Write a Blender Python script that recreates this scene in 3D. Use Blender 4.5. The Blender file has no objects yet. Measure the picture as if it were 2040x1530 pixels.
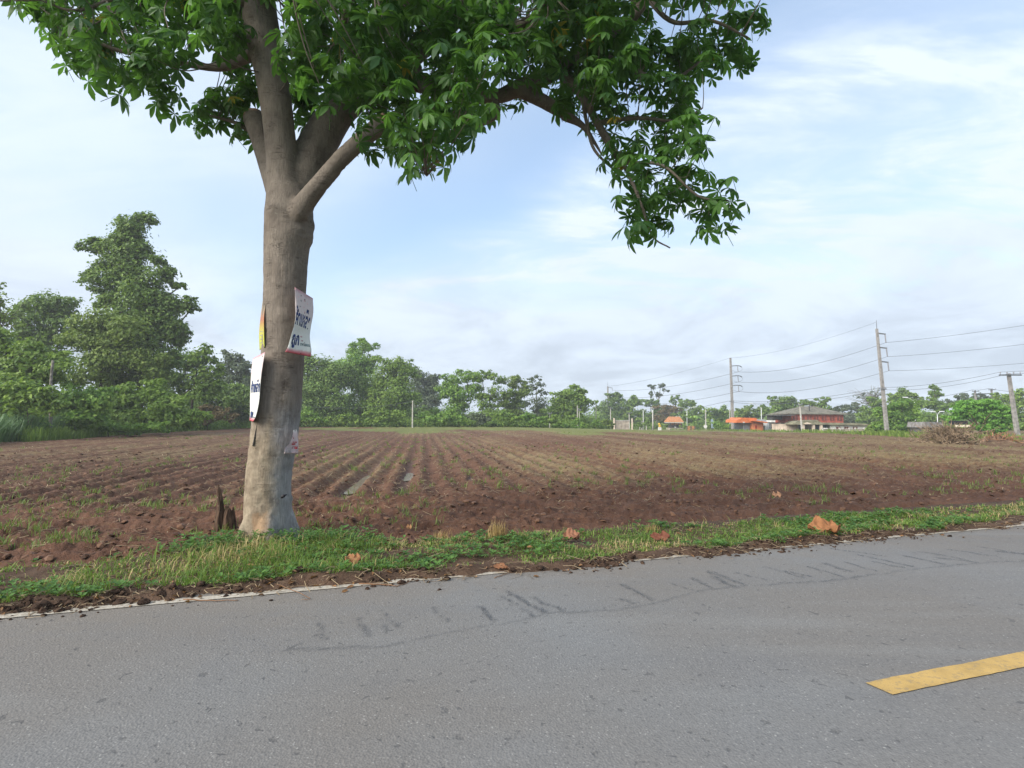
import bpy, bmesh, math, random
import numpy as np
from mathutils import Vector, Matrix

random.seed(7)
RNG = np.random.default_rng(11)
SC = bpy.context.scene
COL = SC.collection

# ------------------------------------------------------------------ camera
F = 1100.0                       # focal length in photo pixels (2040 wide)
CAM_H = 1.6
PITCH = math.atan(63 / F)
cam_d = bpy.data.cameras.new("camera")
cam_d.sensor_width = 36.0
cam_d.lens = 36.0 * F / 2040.0
cam_d.clip_start = 0.05
cam_d.clip_end = 6000
cam = bpy.data.objects.new("camera", cam_d)
COL.objects.link(cam)
cam.location = (0, 0, CAM_H)
cam.rotation_euler = (math.pi / 2 + PITCH, 0, 0)
SC.camera = cam
SC.render.resolution_x, SC.render.resolution_y = 1024, 768

# ------------------------------------------------------------------ light
SUN_EL, SUN_AZ = 34.0, -124.0     # azimuth from +Y (view direction), negative = left
EXPOSURE = 0.7
SKY_STRENGTH = 0.15
SUN_STRENGTH = 4.2
sd = bpy.data.lights.new("sun", 'SUN')
sd.energy = SUN_STRENGTH
sd.angle = math.radians(48)
sd.color = (1.0, 0.93, 0.82)
sun = bpy.data.objects.new("sun", sd)
COL.objects.link(sun)
_e, _a = math.radians(SUN_EL), math.radians(SUN_AZ)
sdir = Vector((math.sin(_a) * math.cos(_e), math.cos(_a) * math.cos(_e), math.sin(_e)))
sun.rotation_euler = sdir.to_track_quat('Z', 'Y').to_euler()

world = bpy.data.worlds.new("World")
SC.world = world
world.use_nodes = True


def build_world():
    nt = world.node_tree
    nt.nodes.clear()
    N, L = nt.nodes.new, nt.links.new
    out = N('ShaderNodeOutputWorld')
    sky = N('ShaderNodeTexSky')
    sky.sky_type = 'NISHITA'
    sky.sun_disc = False
    sky.sun_elevation = math.radians(SUN_EL)
    sky.sun_rotation = math.radians(SUN_AZ)
    sky.air_density = 1.0
    sky.dust_density = 0.5
    sky.ozone_density = 1.0
    bg1 = N('ShaderNodeBackground')
    wb = N('ShaderNodeMix'); wb.data_type = 'RGBA'; wb.blend_type = 'MULTIPLY'; wb.inputs[0].default_value = 1.0
    L(sky.outputs[0], wb.inputs[6]); wb.inputs[7].default_value = (0.84, 1.0, 1.06, 1)
    L(wb.outputs[2], bg1.inputs[0])
    bg1.inputs[1].default_value = SKY_STRENGTH
    # clouds: noise laid on a flat layer overhead
    tc = N('ShaderNodeTexCoord')
    sep = N('ShaderNodeSeparateXYZ')
    L(tc.outputs['Generated'], sep.inputs[0])

    def M(op, a, b=None, c=None, clamp=False):
        m = N('ShaderNodeMath'); m.operation = op; m.use_clamp = clamp
        for i, v in enumerate((a, b, c)):
            if v is None: continue
            if isinstance(v, (int, float)): m.inputs[i].default_value = v
            else: L(v, m.inputs[i])
        return m.outputs[0]
    zc = M('MAXIMUM', sep.outputs[2], 0.0)
    zp = M('ADD', zc, 0.22)
    cx = M('DIVIDE', sep.outputs[0], zp)
    cy = M('DIVIDE', sep.outputs[1], zp)
    comb = N('ShaderNodeCombineXYZ'); L(cx, comb.inputs[0]); L(cy, comb.inputs[1])

    def noise(rot, sc, loc, scale, detail, rough, dist=0.0):
        mp = N('ShaderNodeMapping')
        mp.inputs['Rotation'].default_value = (0, 0, math.radians(rot))
        mp.inputs['Scale'].default_value = (sc[0], sc[1], 1)
        mp.inputs['Location'].default_value = loc
        L(comb.outputs[0], mp.inputs[0])
        n = N('ShaderNodeTexNoise')
        n.inputs['Scale'].default_value = scale
        n.inputs['Detail'].default_value = detail
        n.inputs['Roughness'].default_value = rough
        n.inputs['Distortion'].default_value = dist
        L(mp.outputs[0], n.inputs[0])
        return n.outputs[0]

    def ramp(v, a, b):
        m = N('ShaderNodeMapRange'); m.interpolation_type = 'SMOOTHSTEP'
        L(v, m.inputs[0]); m.inputs[1].default_value = a; m.inputs[2].default_value = b
        return m.outputs[0]
    big = noise(20, (1, 1), (5.2, 1.7, 0), 0.9, 3, 0.5, 0.2)
    wisp = ramp(noise(47, (0.5, 1.15), (2.3, 4.9, 0), 2.6, 10, 0.64, 0.5), 0.42, 0.66)
    fine = ramp(noise(40, (0.6, 1), (1.3, 0.2, 0), 7.5, 6, 0.62, 0.2), 0.36, 0.70)
    # a bank of broken cloud to the right of the view, thin veil to the left, clearer air between
    s_ = M('ADD', M('ADD', cx, M('MULTIPLY', cy, 0.9)), M('MULTIPLY', M('SUBTRACT', big, 0.5), 1.5))
    bank = M('MULTIPLY', ramp(s_, 1.2, 1.9), M('ADD', M('MULTIPLY', M('MULTIPLY', wisp, M('ADD', M('MULTIPLY', fine, 0.45), 0.55)), 0.80), 0.24))
    thin = M('MULTIPLY', ramp(s_, 1.25, 0.1), M('ADD', M('MULTIPLY', wisp, 0.15), 0.42))
    low = ramp(zc, 0.36, 0.02)                    # the layer is seen edge-on near the horizon: thicker veil
    mask = M('ADD', M('ADD', bank, thin), M('ADD', M('MULTIPLY', low, 0.64), 0.32), clamp=True)
    mask = M('MINIMUM', mask, 0.98)
    # cloud colour: white where sunlit, greyer where the layer is deep towards the horizon
    thick = ramp(noise(55, (1, 1), (9.1, 3.3, 0), 1.6, 7, 0.60, 0.4), 0.36, 0.66)
    mixc = N('ShaderNodeMix'); mixc.data_type = 'RGBA'
    L(M('MULTIPLY', ramp(zc, 0.40, 0.05), M('ADD', M('MULTIPLY', thick, 0.85), 0.25)), mixc.inputs[0])
    mixc.inputs[6].default_value = (0.565, 0.635, 0.73, 1)
    mixc.inputs[7].default_value = (0.40, 0.455, 0.535, 1)
    bg2 = N('ShaderNodeBackground')
    L(mixc.outputs[2], bg2.inputs[0])
    bg2.inputs[1].default_value = 1.0
    ms = N('ShaderNodeMixShader')
    L(mask, ms.inputs[0]); L(bg1.outputs[0], ms.inputs[1]); L(bg2.outputs[0], ms.inputs[2])
    L(ms.outputs[0], out.inputs[0])


build_world()
vs = SC.view_settings
vs.view_transform = 'Standard'
vs.look = 'None'
vs.exposure = EXPOSURE
vs.gamma = 1.0
vs.use_curve_mapping = False
SC.render.engine = 'CYCLES'
SC.cycles.use_denoising = True
SC.cycles.max_bounces = 6
SC.cycles.diffuse_bounces = 3
SC.cycles.transparent_max_bounces = 8
SC.cycles.volume_bounces = 0
SC.cycles.caustics_reflective = False
SC.cycles.caustics_refractive = False

# ------------------------------------------------------------------ numeric helpers
def _hash(ix, iy, seed):
    h = (ix.astype(np.int64) * 374761393 + iy.astype(np.int64) * 668265263 + seed * 982451653) & 0xffffffff
    h = ((h ^ (h >> 13)) * 1274126177) & 0xffffffff
    h = h ^ (h >> 16)
    return (h & 0xffffff) / float(0xffffff)


def vnoise(x, y, seed=0):
    x = np.asarray(x, float); y = np.asarray(y, float)
    ix, iy = np.floor(x), np.floor(y)
    fx, fy = x - ix, y - iy
    fx = fx * fx * (3 - 2 * fx); fy = fy * fy * (3 - 2 * fy)
    a, b = _hash(ix, iy, seed), _hash(ix + 1, iy, seed)
    c, d = _hash(ix, iy + 1, seed), _hash(ix + 1, iy + 1, seed)
    return (a * (1 - fx) + b * fx) * (1 - fy) + (c * (1 - fx) + d * fx) * fy


def fbm(x, y, octaves=4, seed=0, gain=0.5):
    s, a, t = 0, 1.0, 0
    for o in range(octaves):
        s = s + a * vnoise(x * 2 ** o, y * 2 ** o, seed + o * 17); t += a; a *= gain
    return s / t


def sstep(a, b, x):
    t = np.clip((np.asarray(x, float) - a) / (b - a), 0, 1)
    return t * t * (3 - 2 * t)


# road frame: u along the road (to the right, away), v across it (away from the camera)
RD = np.array([0.95223, 0.30538]); RN = np.array([-0.30538, 0.95223])
ROWW = np.array([0.987, 0.161]); ROWD = np.array([-0.161, 0.987])


def uv_of(x, y):
    return x * RD[0] + y * RD[1], x * RN[0] + y * RN[1]


def xy_of(u, v):
    return u * RD[0] + v * RN[0], u * RD[1] + v * RN[1]


def terrain(x, y):
    u, v = uv_of(np.asarray(x, float), np.asarray(y, float))
    k = 0.005 + 0.015 * sstep(20, 90, u)
    d = np.clip(v - 9, 0, 210)
    return -0.10 * sstep(6.8, 9.0, v) - k * d


def ray(px, py):
    dx, dy = (px - 1020) / F, (765 - py) / F
    return np.array([dx, math.cos(PITCH) - math.sin(PITCH) * dy, math.sin(PITCH) + math.cos(PITCH) * dy])


def P(px, py, Y):
    """world point seen at photo pixel (px, py) standing Y metres ahead"""
    r = ray(px, py)
    t = Y / r[1]
    return np.array([r[0] * t, Y, CAM_H + r[2] * t])


def G(px, py):
    """where the ground is seen at that pixel"""
    r = ray(px, py)
    lo, hi = 1.0, 400.0
    for _ in range(60):
        m = (lo + hi) / 2
        z = CAM_H + r[2] * m
        if z > float(terrain(r[0] * m, r[1] * m)): lo = m
        else: hi = m
    x, y = r[0] * lo, r[1] * lo
    return np.array([x, y, float(terrain(x, y))])


# ------------------------------------------------------------------ scene helpers
def link(o, parent=None):
    COL.objects.link(o)
    if parent is not None: o.parent = parent
    return o


def np_mesh(name, V, faces, mat=None, smooth=False, attrs=None):
    """faces: list of (n,k) int arrays"""
    me = bpy.data.meshes.new(name)
    V = np.asarray(V, np.float32)
    me.vertices.add(len(V)); me.vertices.foreach_set('co', V.ravel())
    fl = [np.asarray(f, np.int32) for f in faces if len(f)]
    loops = np.concatenate([f.ravel() for f in fl])
    sizes = np.concatenate([np.full(len(f), f.shape[1], np.int32) for f in fl])
    starts = np.concatenate([[0], np.cumsum(sizes)[:-1]]).astype(np.int32)
    me.loops.add(len(loops)); me.loops.foreach_set('vertex_index', loops)
    me.polygons.add(len(sizes)); me.polygons.foreach_set('loop_start', starts)
    me.polygons.foreach_set('loop_total', sizes)
    me.polygons.foreach_set('use_smooth', np.full(len(sizes), bool(smooth)))
    for k, a in (attrs or {}).items():
        at = me.attributes.new(k, 'FLOAT', 'POINT')
        at.data.foreach_set('value', np.asarray(a, np.float32))
    me.update(calc_edges=True)
    if mat: me.materials.append(mat)
    return me


def obj(name, me, parent=None, loc=None):
    o = bpy.data.objects.new(name, me)
    if loc is not None: o.location = loc
    return link(o, parent)


def tag(o, label=None, cat=None, group=None, kind=None):
    if label: o['label'] = label
    if cat: o['category'] = cat
    if group: o['group'] = group
    if kind: o['kind'] = kind
    return o


def thing(name, label, cat, loc=(0, 0, 0), group=None, rz=0.0):
    o = bpy.data.objects.new(name, None)
    o.empty_display_size = 0.2
    o.location = [float(c) for c in loc]
    o.rotation_euler = (0, 0, rz)
    link(o)
    return tag(o, label, cat, group)


class MB:
    """collects simple solids into one mesh"""
    def __init__(s): s.v, s.f = [], []

    def add(s, verts, faces):
        b = len(s.v); s.v += [tuple(map(float, v)) for v in verts]
        s.f += [tuple(b + i for i in f) for f in faces]; return s

    def box(s, x0, x1, y0, y1, z0, z1):
        return s.add([(x0, y0, z0), (x1, y0, z0), (x1, y1, z0), (x0, y1, z0), (x0, y0, z1), (x1, y0, z1), (x1, y1, z1), (x0, y1, z1)],
                     [(3, 2, 1, 0), (4, 5, 6, 7), (0, 1, 5, 4), (1, 2, 6, 5), (2, 3, 7, 6), (3, 0, 4, 7)])

    def prism(s, poly, y0, y1):
        """polygon in xz extruded along y"""
        n = len(poly)
        s.add([(x, y0, z) for x, z in poly] + [(x, y1, z) for x, z in poly],
              [tuple(range(n)), tuple(range(2 * n - 1, n - 1, -1))] + [((i + 1) % n, i, n + i, n + (i + 1) % n) for i in range(n)])
        return s

    def hull8(s, lo, hi):
        """bottom quad + top quad"""
        return s.add(list(lo) + list(hi), [(3, 2, 1, 0), (4, 5, 6, 7), (0, 1, 5, 4), (1, 2, 6, 5), (2, 3, 7, 6), (3, 0, 4, 7)])

    def tube(s, pts, rad, n=8, cap=True):
        V, Fq = tube_np(pts, rad, n)
        b = len(s.v)
        s.v += [tuple(map(float, v)) for v in V]
        s.f += [tuple(b + int(i) for i in f) for f in Fq]
        if cap:
            m = len(pts)
            s.f.append(tuple(b + i for i in range(n - 1, -1, -1)))
            s.f.append(tuple(b + (m - 1) * n + i for i in range(n)))
        return s

    def build(s, name, mat, parent=None, smooth=False, loc=None):
        me = bpy.data.meshes.new(name)
        me.from_pydata(s.v, [], s.f)
        if smooth: me.polygons.foreach_set('use_smooth', [True] * len(me.polygons))
        me.materials.append(mat); me.update()
        return obj(name, me, parent, loc)


def tube_np(pts, rad, n=8):
    pts = np.asarray(pts, float); m = len(pts)
    rad = np.broadcast_to(np.asarray(rad, float), (m,))
    T = np.gradient(pts, axis=0); T /= np.linalg.norm(T, axis=1)[:, None] + 1e-9
    ref = np.array([0.31, 0.87, 0.12]) if abs(T[0, 2]) > 0.8 else np.array([0.05, 0.1, 1.0])
    V = []
    a = np.cross(T[0], ref); a /= np.linalg.norm(a)
    for i in range(m):
        a = a - T[i] * a.dot(T[i]); a /= np.linalg.norm(a) + 1e-9
        b = np.cross(T[i], a)
        ang = np.arange(n) / n * 2 * np.pi
        V.append(pts[i] + rad[i] * (np.cos(ang)[:, None] * a + np.sin(ang)[:, None] * b))
    V = np.concatenate(V)
    i, j = np.meshgrid(np.arange(m - 1), np.arange(n), indexing='ij')
    j2 = (j + 1) % n
    Fq = np.stack([i * n + j, i * n + j2, (i + 1) * n + j2, (i + 1) * n + j], -1).reshape(-1, 4)
    return V, Fq


def spline(pts, k=6):
    """Catmull-Rom through rows of numbers"""
    p = np.asarray(pts, float)
    p = np.vstack([2 * p[0] - p[1], p, 2 * p[-1] - p[-2]])
    out = []
    for i in range(1, len(p) - 2):
        for t in np.arange(k) / k:
            out.append(0.5 * ((2 * p[i]) + (-p[i - 1] + p[i + 1]) * t + (2 * p[i - 1] - 5 * p[i] + 4 * p[i + 1] - p[i + 2]) * t * t
                              + (-p[i - 1] + 3 * p[i] - 3 * p[i + 1] + p[i + 2]) * t ** 3))
    out.append(p[-2])
    return np.array(out)


def frames(axis, spin):
    """(n,3,3) matrices whose columns are x,y,z with z = axis"""
    z = axis / (np.linalg.norm(axis, axis=1)[:, None] + 1e-9)
    ref = np.where(np.abs(z[:, 2:3]) > 0.9, np.array([[1.0, 0, 0]]), np.array([[0, 0, 1.0]]))
    x = np.cross(ref, z); x /= np.linalg.norm(x, axis=1)[:, None] + 1e-9
    y = np.cross(z, x)
    c, s = np.cos(spin)[:, None], np.sin(spin)[:, None]
    x2, y2 = x * c + y * s, -x * s + y * c
    return np.stack([x2, y2, z], -1)


def instances(T, Ff, pos, R, scale):
    """stamp template T (k,3)/faces Ff (m,q) at n places"""
    n, k = len(pos), len(T)
    sc = np.asarray(scale, float)
    if sc.ndim == 1: sc = np.repeat(sc[:, None], 3, 1)
    V = np.einsum('nij,nkj->nki', R, T[None] * sc[:, None, :]) + pos[:, None, :]
    Fa = (np.asarray(Ff)[None] + (np.arange(n) * k)[:, None, None]).reshape(-1, np.asarray(Ff).shape[1])
    return V.reshape(-1, 3), Fa


def unit(n, rng=RNG):
    d = rng.normal(size=(n, 3))
    return d / np.linalg.norm(d, axis=1)[:, None]


# ------------------------------------------------------------------ materials
class NT:
    def __init__(s, name):
        s.m = bpy.data.materials.new(name); s.m.use_nodes = True
        s.t = s.m.node_tree; s.t.nodes.clear()
        s.out = s.t.nodes.new('ShaderNodeOutputMaterial')

    def N(s, k): return s.t.nodes.new(k)
    def L(s, a, b): s.t.links.new(a, b)

    def math(s, op, a, b=None, clamp=False):
        m = s.N('ShaderNodeMath'); m.operation = op; m.use_clamp = clamp
        for i, v in enumerate((a, b)):
            if v is None: continue
            if isinstance(v, (int, float)): m.inputs[i].default_value = v
            else: s.L(v, m.inputs[i])
        return m.outputs[0]

    def coord(s, scale=(1, 1, 1), rot=(0, 0, 0), kind='Object'):
        tc = s.N('ShaderNodeTexCoord'); mp = s.N('ShaderNodeMapping')
        mp.inputs['Scale'].default_value = scale; mp.inputs['Rotation'].default_value = rot
        s.L(tc.outputs[kind], mp.inputs[0]); return mp.outputs[0]

    def geo(s, scale=(1, 1, 1), rot=(0, 0, 0)):
        tc = s.N('ShaderNodeNewGeometry'); mp = s.N('ShaderNodeMapping')
        mp.inputs['Scale'].default_value = scale; mp.inputs['Rotation'].default_value = rot
        s.L(tc.outputs['Position'], mp.inputs[0]); return mp.outputs[0]

    def noise(s, vec, scale, detail=4, rough=0.5, dist=0.0):
        n = s.N('ShaderNodeTexNoise')
        n.inputs['Scale'].default_value = scale; n.inputs['Detail'].default_value = detail
        n.inputs['Roughness'].default_value = rough; n.inputs['Distortion'].default_value = dist
        s.L(vec, n.inputs[0]); return n.outputs[0]

    def voro(s, vec, scale, feature='F1'):
        n = s.N('ShaderNodeTexVoronoi'); n.feature = feature
        n.inputs['Scale'].default_value = scale; s.L(vec, n.inputs[0]); return n

    def rng(s, v, a, b, c=0.0, d=1.0, smooth=True):
        m = s.N('ShaderNodeMapRange')
        if smooth: m.interpolation_type = 'SMOOTHSTEP'
        s.L(v, m.inputs[0])
        for i, x in enumerate((a, b, c, d)): m.inputs[i + 1].default_value = x
        return m.outputs[0]

    def mix(s, f, a, b, mode='MIX'):
        m = s.N('ShaderNodeMix'); m.data_type = 'RGBA'; m.blend_type = mode
        for i, v in ((0, f), (6, a), (7, b)):
            if isinstance(v, (int, float)): m.inputs[i].default_value = v
            elif isinstance(v, tuple): m.inputs[i].default_value = (*v[:3], 1)
            else: s.L(v, m.inputs[i])
        return m.outputs[2]

    def attr(s, name):
        a = s.N('ShaderNodeAttribute'); a.attribute_name = name; return a.outputs['Fac']

    def bump(s, h, strength=0.4, dist=0.02, normal=None):
        b = s.N('ShaderNodeBump'); b.inputs['Strength'].default_value = strength; b.inputs['Distance'].default_value = dist
        s.L(h, b.inputs['Height'])
        if normal is not None: s.L(normal, b.inputs['Normal'])
        return b.outputs[0]

    def principled(s, color, rough=0.8, normal=None, spec=0.3, metallic=0.0):
        p = s.N('ShaderNodeBsdfPrincipled')
        for k, v in (('Base Color', color), ('Roughness', rough), ('Specular IOR Level', spec), ('Metallic', metallic)):
            if isinstance(v, (int, float)): p.inputs[k].default_value = v
            elif isinstance(v, tuple): p.inputs[k].default_value = (*v[:3], 1)
            else: s.L(v, p.inputs[k])
        if normal is not None: s.L(normal, p.inputs['Normal'])
        s.L(p.outputs[0], s.out.inputs[0]); return p


def plain(name, color, rough=0.7, var=0.18, scale=3.0, spec=0.3, metallic=0.0, bump=0.0):
    """solid colour with mottling and faint wear"""
    n = NT(name)
    v = n.coord()
    a = n.noise(v, scale, 5, 0.6)
    c2 = tuple(max(0, c * (1 - var * 2)) for c in color)
    c3 = tuple(min(1, c * (1 + var)) for c in color)
    col = n.mix(n.rng(a, 0.3, 0.7), c2, c3)
    nm = n.bump(n.noise(v, scale * 12, 3), bump, 0.02) if bump else None
    n.principled(col, rough, nm, spec, metallic)
    return n.m


def foliage(name, dark, light, transl=0.35, gloss=0.35, dry=None):
    n = NT(name)
    oi = n.N('ShaderNodeObjectInfo')
    t = n.math('FRACT', n.math('ADD', n.attr('tint'), oi.outputs['Random']))
    col = n.mix(t, dark, light)
    if dry:
        col = n.mix(n.rng(n.attr('dry'), 0.45, 0.55), col, dry)
    p = n.N('ShaderNodeBsdfPrincipled')
    n.L(col, p.inputs['Base Color'])
    p.inputs['Roughness'].default_value = 0.5
    p.inputs['Specular IOR Level'].default_value = gloss
    tr = n.N('ShaderNodeBsdfTranslucent')
    n.L(n.mix(0.5, col, (min(1, light[0] * 1.6), min(1, light[1] * 1.7), light[2] * 0.8)), tr.inputs[0])
    ms = n.N('ShaderNodeMixShader'); ms.inputs[0].default_value = transl
    n.L(p.outputs[0], ms.inputs[1]); n.L(tr.outputs[0], ms.inputs[2])
    n.L(ms.outputs[0], n.out.inputs[0])
    return n.m

# ================================================================== SETTING
# ---- ground sheet
def m_ground():
    n = NT("ground_grass")
    v = n.geo()
    a = n.noise(v, 0.15, 6, 0.6); b = n.noise(v, 2.5, 5, 0.65)
    col = n.mix(n.rng(a, 0.35, 0.65), (0.055, 0.085, 0.025), (0.13, 0.115, 0.055))
    col = n.mix(n.rng(b, 0.4, 0.7), col, (0.09, 0.12, 0.035))
    n.principled(col, 0.95, n.bump(b, 0.6, 0.1), 0.1)
    return n.m


def build_ground():
    g = np.concatenate([-np.geomspace(3000, 12, 60), np.linspace(-10, 10, 15), np.geomspace(12, 3000, 60)])
    X, Y = np.meshgrid(g, g, indexing='ij')
    u, v = uv_of(X, Y)
    Z = terrain(X, Y) - 0.06 - 0.34 * sstep(7.0, 9.5, v)
    V = np.stack([X, Y, Z], -1).reshape(-1, 3)
    k = len(g)
    i, j = np.meshgrid(np.arange(k - 1), np.arange(k - 1), indexing='ij')
    Fq = np.stack([i * k + j, (i + 1) * k + j, (i + 1) * k + j + 1, i * k + j + 1], -1).reshape(-1, 4)
    tag(obj("ground", np_mesh("ground", V, [Fq], m_ground(), True)), "grassy ground under and around the field", None, None, "structure")


build_ground()


# ---- road
def m_asphalt():
    n = NT("asphalt")
    v = n.geo()
    big = n.noise(v, 0.35, 4, 0.5)
    mid = n.noise(v, 3.0, 5, 0.6)
    st = n.noise(n.geo((1.0, 1.0, 1.0), (0, 0, math.radians(-17.8))), 1.0, 2)
    # long wheel-path streaks run with the road
    streak = n.noise(n.geo((0.12, 1.3, 1), (0, 0, math.radians(-17.8))), 1.6, 4, 0.5)
    vor = n.voro(v, 75)
    gr = n.noise(v, 62, 5, 0.85)
    peb = n.voro(v, 130)
    col = n.mix(n.rng(big, 0.35, 0.68), (0.140, 0.131, 0.122), (0.150, 0.153, 0.156))
    col = n.mix(n.math('MULTIPLY', n.rng(streak, 0.45, 0.75), 0.35), col, (0.118, 0.121, 0.128))
    col = n.mix(n.math('MULTIPLY', n.rng(mid, 0.55, 0.85), 0.35), col, (0.096, 0.097, 0.10))
    sp = n.N('ShaderNodeSeparateXYZ'); n.L(v, sp.inputs[0])
    vv = n.math('ADD', n.math('MULTIPLY', sp.outputs[1], 0.95223), n.math('MULTIPLY', sp.outputs[0], -0.30538))
    vd = n.math('ADD', vv, n.math('MULTIPLY', n.math('SUBTRACT', mid, 0.5), 1.6))
    col = n.mix(n.math('MULTIPLY', n.rng(vd, 4.5, 5.7), 0.40), col, (0.165, 0.138, 0.108))
    pol = n.noise(n.geo((0.25, 2.2, 1), (0, 0, math.radians(-17.8))), 0.8, 3, 0.5)
    col = n.mix(n.math('MULTIPLY', n.rng(pol, 0.52, 0.70), 0.30), col, (0.19, 0.192, 0.19))
    pat = n.noise(v, 0.9, 3, 0.6, 0.8)
    col = n.mix(n.math('MULTIPLY', n.rng(pat, 0.60, 0.66), 0.16), col, (0.11, 0.112, 0.118))
    # aggregate: pale stone tops, dark pores
    col = n.mix(n.math('MULTIPLY', n.rng(gr, 0.53, 0.70), 0.55), col, (0.27, 0.267, 0.26))
    col = n.mix(n.math('MULTIPLY', n.rng(gr, 0.48, 0.32), 0.75), col, (0.070, 0.071, 0.074))
    sep = n.N('ShaderNodeSeparateColor'); n.L(peb.outputs['Color'], sep.inputs[0])
    col = n.mix(n.math('MULTIPLY', n.rng(sep.outputs[0], 0.985, 0.992), 0.45), col, (0.36, 0.355, 0.34))
    # dark pock marks stretched a little, 3 to 6 cm
    pock = n.noise(v, 15, 2, 0.5, 0.4)
    col = n.mix(n.math('MULTIPLY', n.rng(pock, 0.645, 0.72), 0.55), col, (0.06, 0.06, 0.062))
    pock2 = n.noise(v, 40, 2, 0.5, 0.3)
    col = n.mix(n.math('MULTIPLY', n.rng(pock2, 0.64, 0.72), 0.5), col, (0.07, 0.07, 0.07))
    h = n.math('ADD', n.math('MULTIPLY', gr, 0.5), n.math('MULTIPLY', vor.outputs['Distance'], 0.7))
    h = n.math('SUBTRACT', h, n.math('MULTIPLY', n.rng(pock, 0.645, 0.72), 0.6))
    n.principled(col, 0.82, n.bump(h, 0.45, 0.010), 0.28)
    return n.m


M_ASPH = m_asphalt()
ROAD_V0, ROAD_V1 = -0.95, 5.72


def strip(name, u, v, zf, mat, parent=None, smooth=True, attrs=None):
    U, Vv = np.meshgrid(u, v, indexing='ij')
    X, Y = xy_of(U, Vv)
    Vt = np.stack([X, Y, zf(U, Vv)], -1).reshape(-1, 3)
    a, b = len(u), len(v)
    i, j = np.meshgrid(np.arange(a - 1), np.arange(b - 1), indexing='ij')
    Fq = np.stack([i * b + j, (i + 1) * b + j, (i + 1) * b + j + 1, i * b + j + 1], -1).reshape(-1, 4)
    at = {k: f(U, Vv).ravel() for k, f in (attrs or {}).items()}
    return obj(name, np_mesh(name, Vt, [Fq], mat, smooth, at), parent)


road_u = np.concatenate([-np.geomspace(600, 10, 25), np.linspace(-9, 20, 59), np.geomspace(21, 900, 30)])
road = strip("road", road_u, np.linspace(ROAD_V0, ROAD_V1, 28), lambda u, v: 0.0 * u + 0.012 * (1 - ((v - 2.5) / 3.3) ** 2) - 0.006, M_ASPH)
tag(road, "worn grey asphalt road", None, None, "structure")


def road_z(v): return 0.012 * (1 - ((v - 2.5) / 3.3) ** 2) - 0.006


def m_paint(name, c, wear, dirt):
    n = NT(name)
    v = n.geo()
    a = n.noise(v, 28, 5, 0.65); b = n.noise(v, 5, 4, 0.6); g = n.noise(v, 170, 2)
    col = n.mix(n.rng(b, 0.35, 0.75), c, tuple(x * 0.75 for x in c))
    col = n.mix(n.math('MULTIPLY', n.rng(a, wear, wear + 0.12), 0.75), col, dirt)
    col = n.mix(n.math('MULTIPLY', n.rng(g, 0.42, 0.30), 0.5), col, tuple(x * 0.4 for x in c))
    n.principled(col, 0.7, n.bump(g, 0.35, 0.008), 0.3)
    return n.m


M_WHITE_LINE = m_paint("white_road_paint", (0.44, 0.41, 0.355), 0.45, (0.26, 0.22, 0.17))
M_YELLOW = m_paint("yellow_road_paint", (0.43, 0.285, 0.095), 0.52, (0.25, 0.185, 0.095))


def marking(name, u0, u1, v0, v1, mat, slant=0.0, ragged=0.004):
    n = max(2, int((u1 - u0) / 0.03)) if u1 - u0 < 60 else int((u1 - u0) / 0.25)
    uu = np.linspace(u0, u1, n)
    rag = ragged * (fbm(uu * 9, uu * 0, 3, 5) - 0.5) * 2
    rag2 = ragged * (fbm(uu * 9, uu * 0 + 9, 3, 8) - 0.5) * 2
    va, vb = v0 + rag, v1 + rag2
    xa, ya = xy_of(uu, va); xb, yb = xy_of(uu + slant, vb)
    za, zb = road_z(va) + 0.006, road_z(vb) + 0.006
    V = np.concatenate([np.stack([xa, ya, za], -1), np.stack([xb, yb, zb], -1)])
    i = np.arange(n - 1)
    Fq = np.stack([i, i + 1, n + i + 1, n + i], -1)
    return obj(name, np_mesh(name, V, [Fq], mat), road)


marking("edge_line", -40, 120, 5.475, 5.585, M_WHITE_LINE, ragged=0.006)
for k in range(-3, 8):
    marking("centre_line_dash", 3.06 + k * 7.5, 3.06 + k * 7.5 + 3.0, 2.43, 2.585, M_YELLOW, slant=-0.02, ragged=0.006)
marking("edge_line", -40, 120, -0.72, -0.61, M_WHITE_LINE, ragged=0.006)


# ---- tar seam and smears on the asphalt
def m_tar():
    n = NT("tar_smear")
    v = n.geo()
    g = n.noise(v, 60, 4, 0.7); b = n.noise(v, 9, 3, 0.6)
    a = n.math('MULTIPLY', n.attr('stain'), n.rng(n.math('ADD', n.math('MULTIPLY', g, 0.7), n.math('MULTIPLY', b, 0.3)), 0.40, 0.56), clamp=True)
    p = n.N('ShaderNodeBsdfPrincipled')
    n.L(n.mix(b, (0.055, 0.058, 0.066), (0.085, 0.088, 0.095)), p.inputs['Base Color'])
    p.inputs['Roughness'].default_value = 0.6
    n.L(n.bump(n.noise(v, 170, 2), 0.3, 0.008), p.inputs['Normal'])
    t = n.N('ShaderNodeBsdfTransparent'); ms = n.N('ShaderNodeMixShader')
    n.L(n.math('MULTIPLY', a, 0.95), ms.inputs[0]); n.L(t.outputs[0], ms.inputs[1]); n.L(p.outputs[0], ms.inputs[2])
    n.L(ms.outputs[0], n.out.inputs[0])
    return n.m


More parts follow.
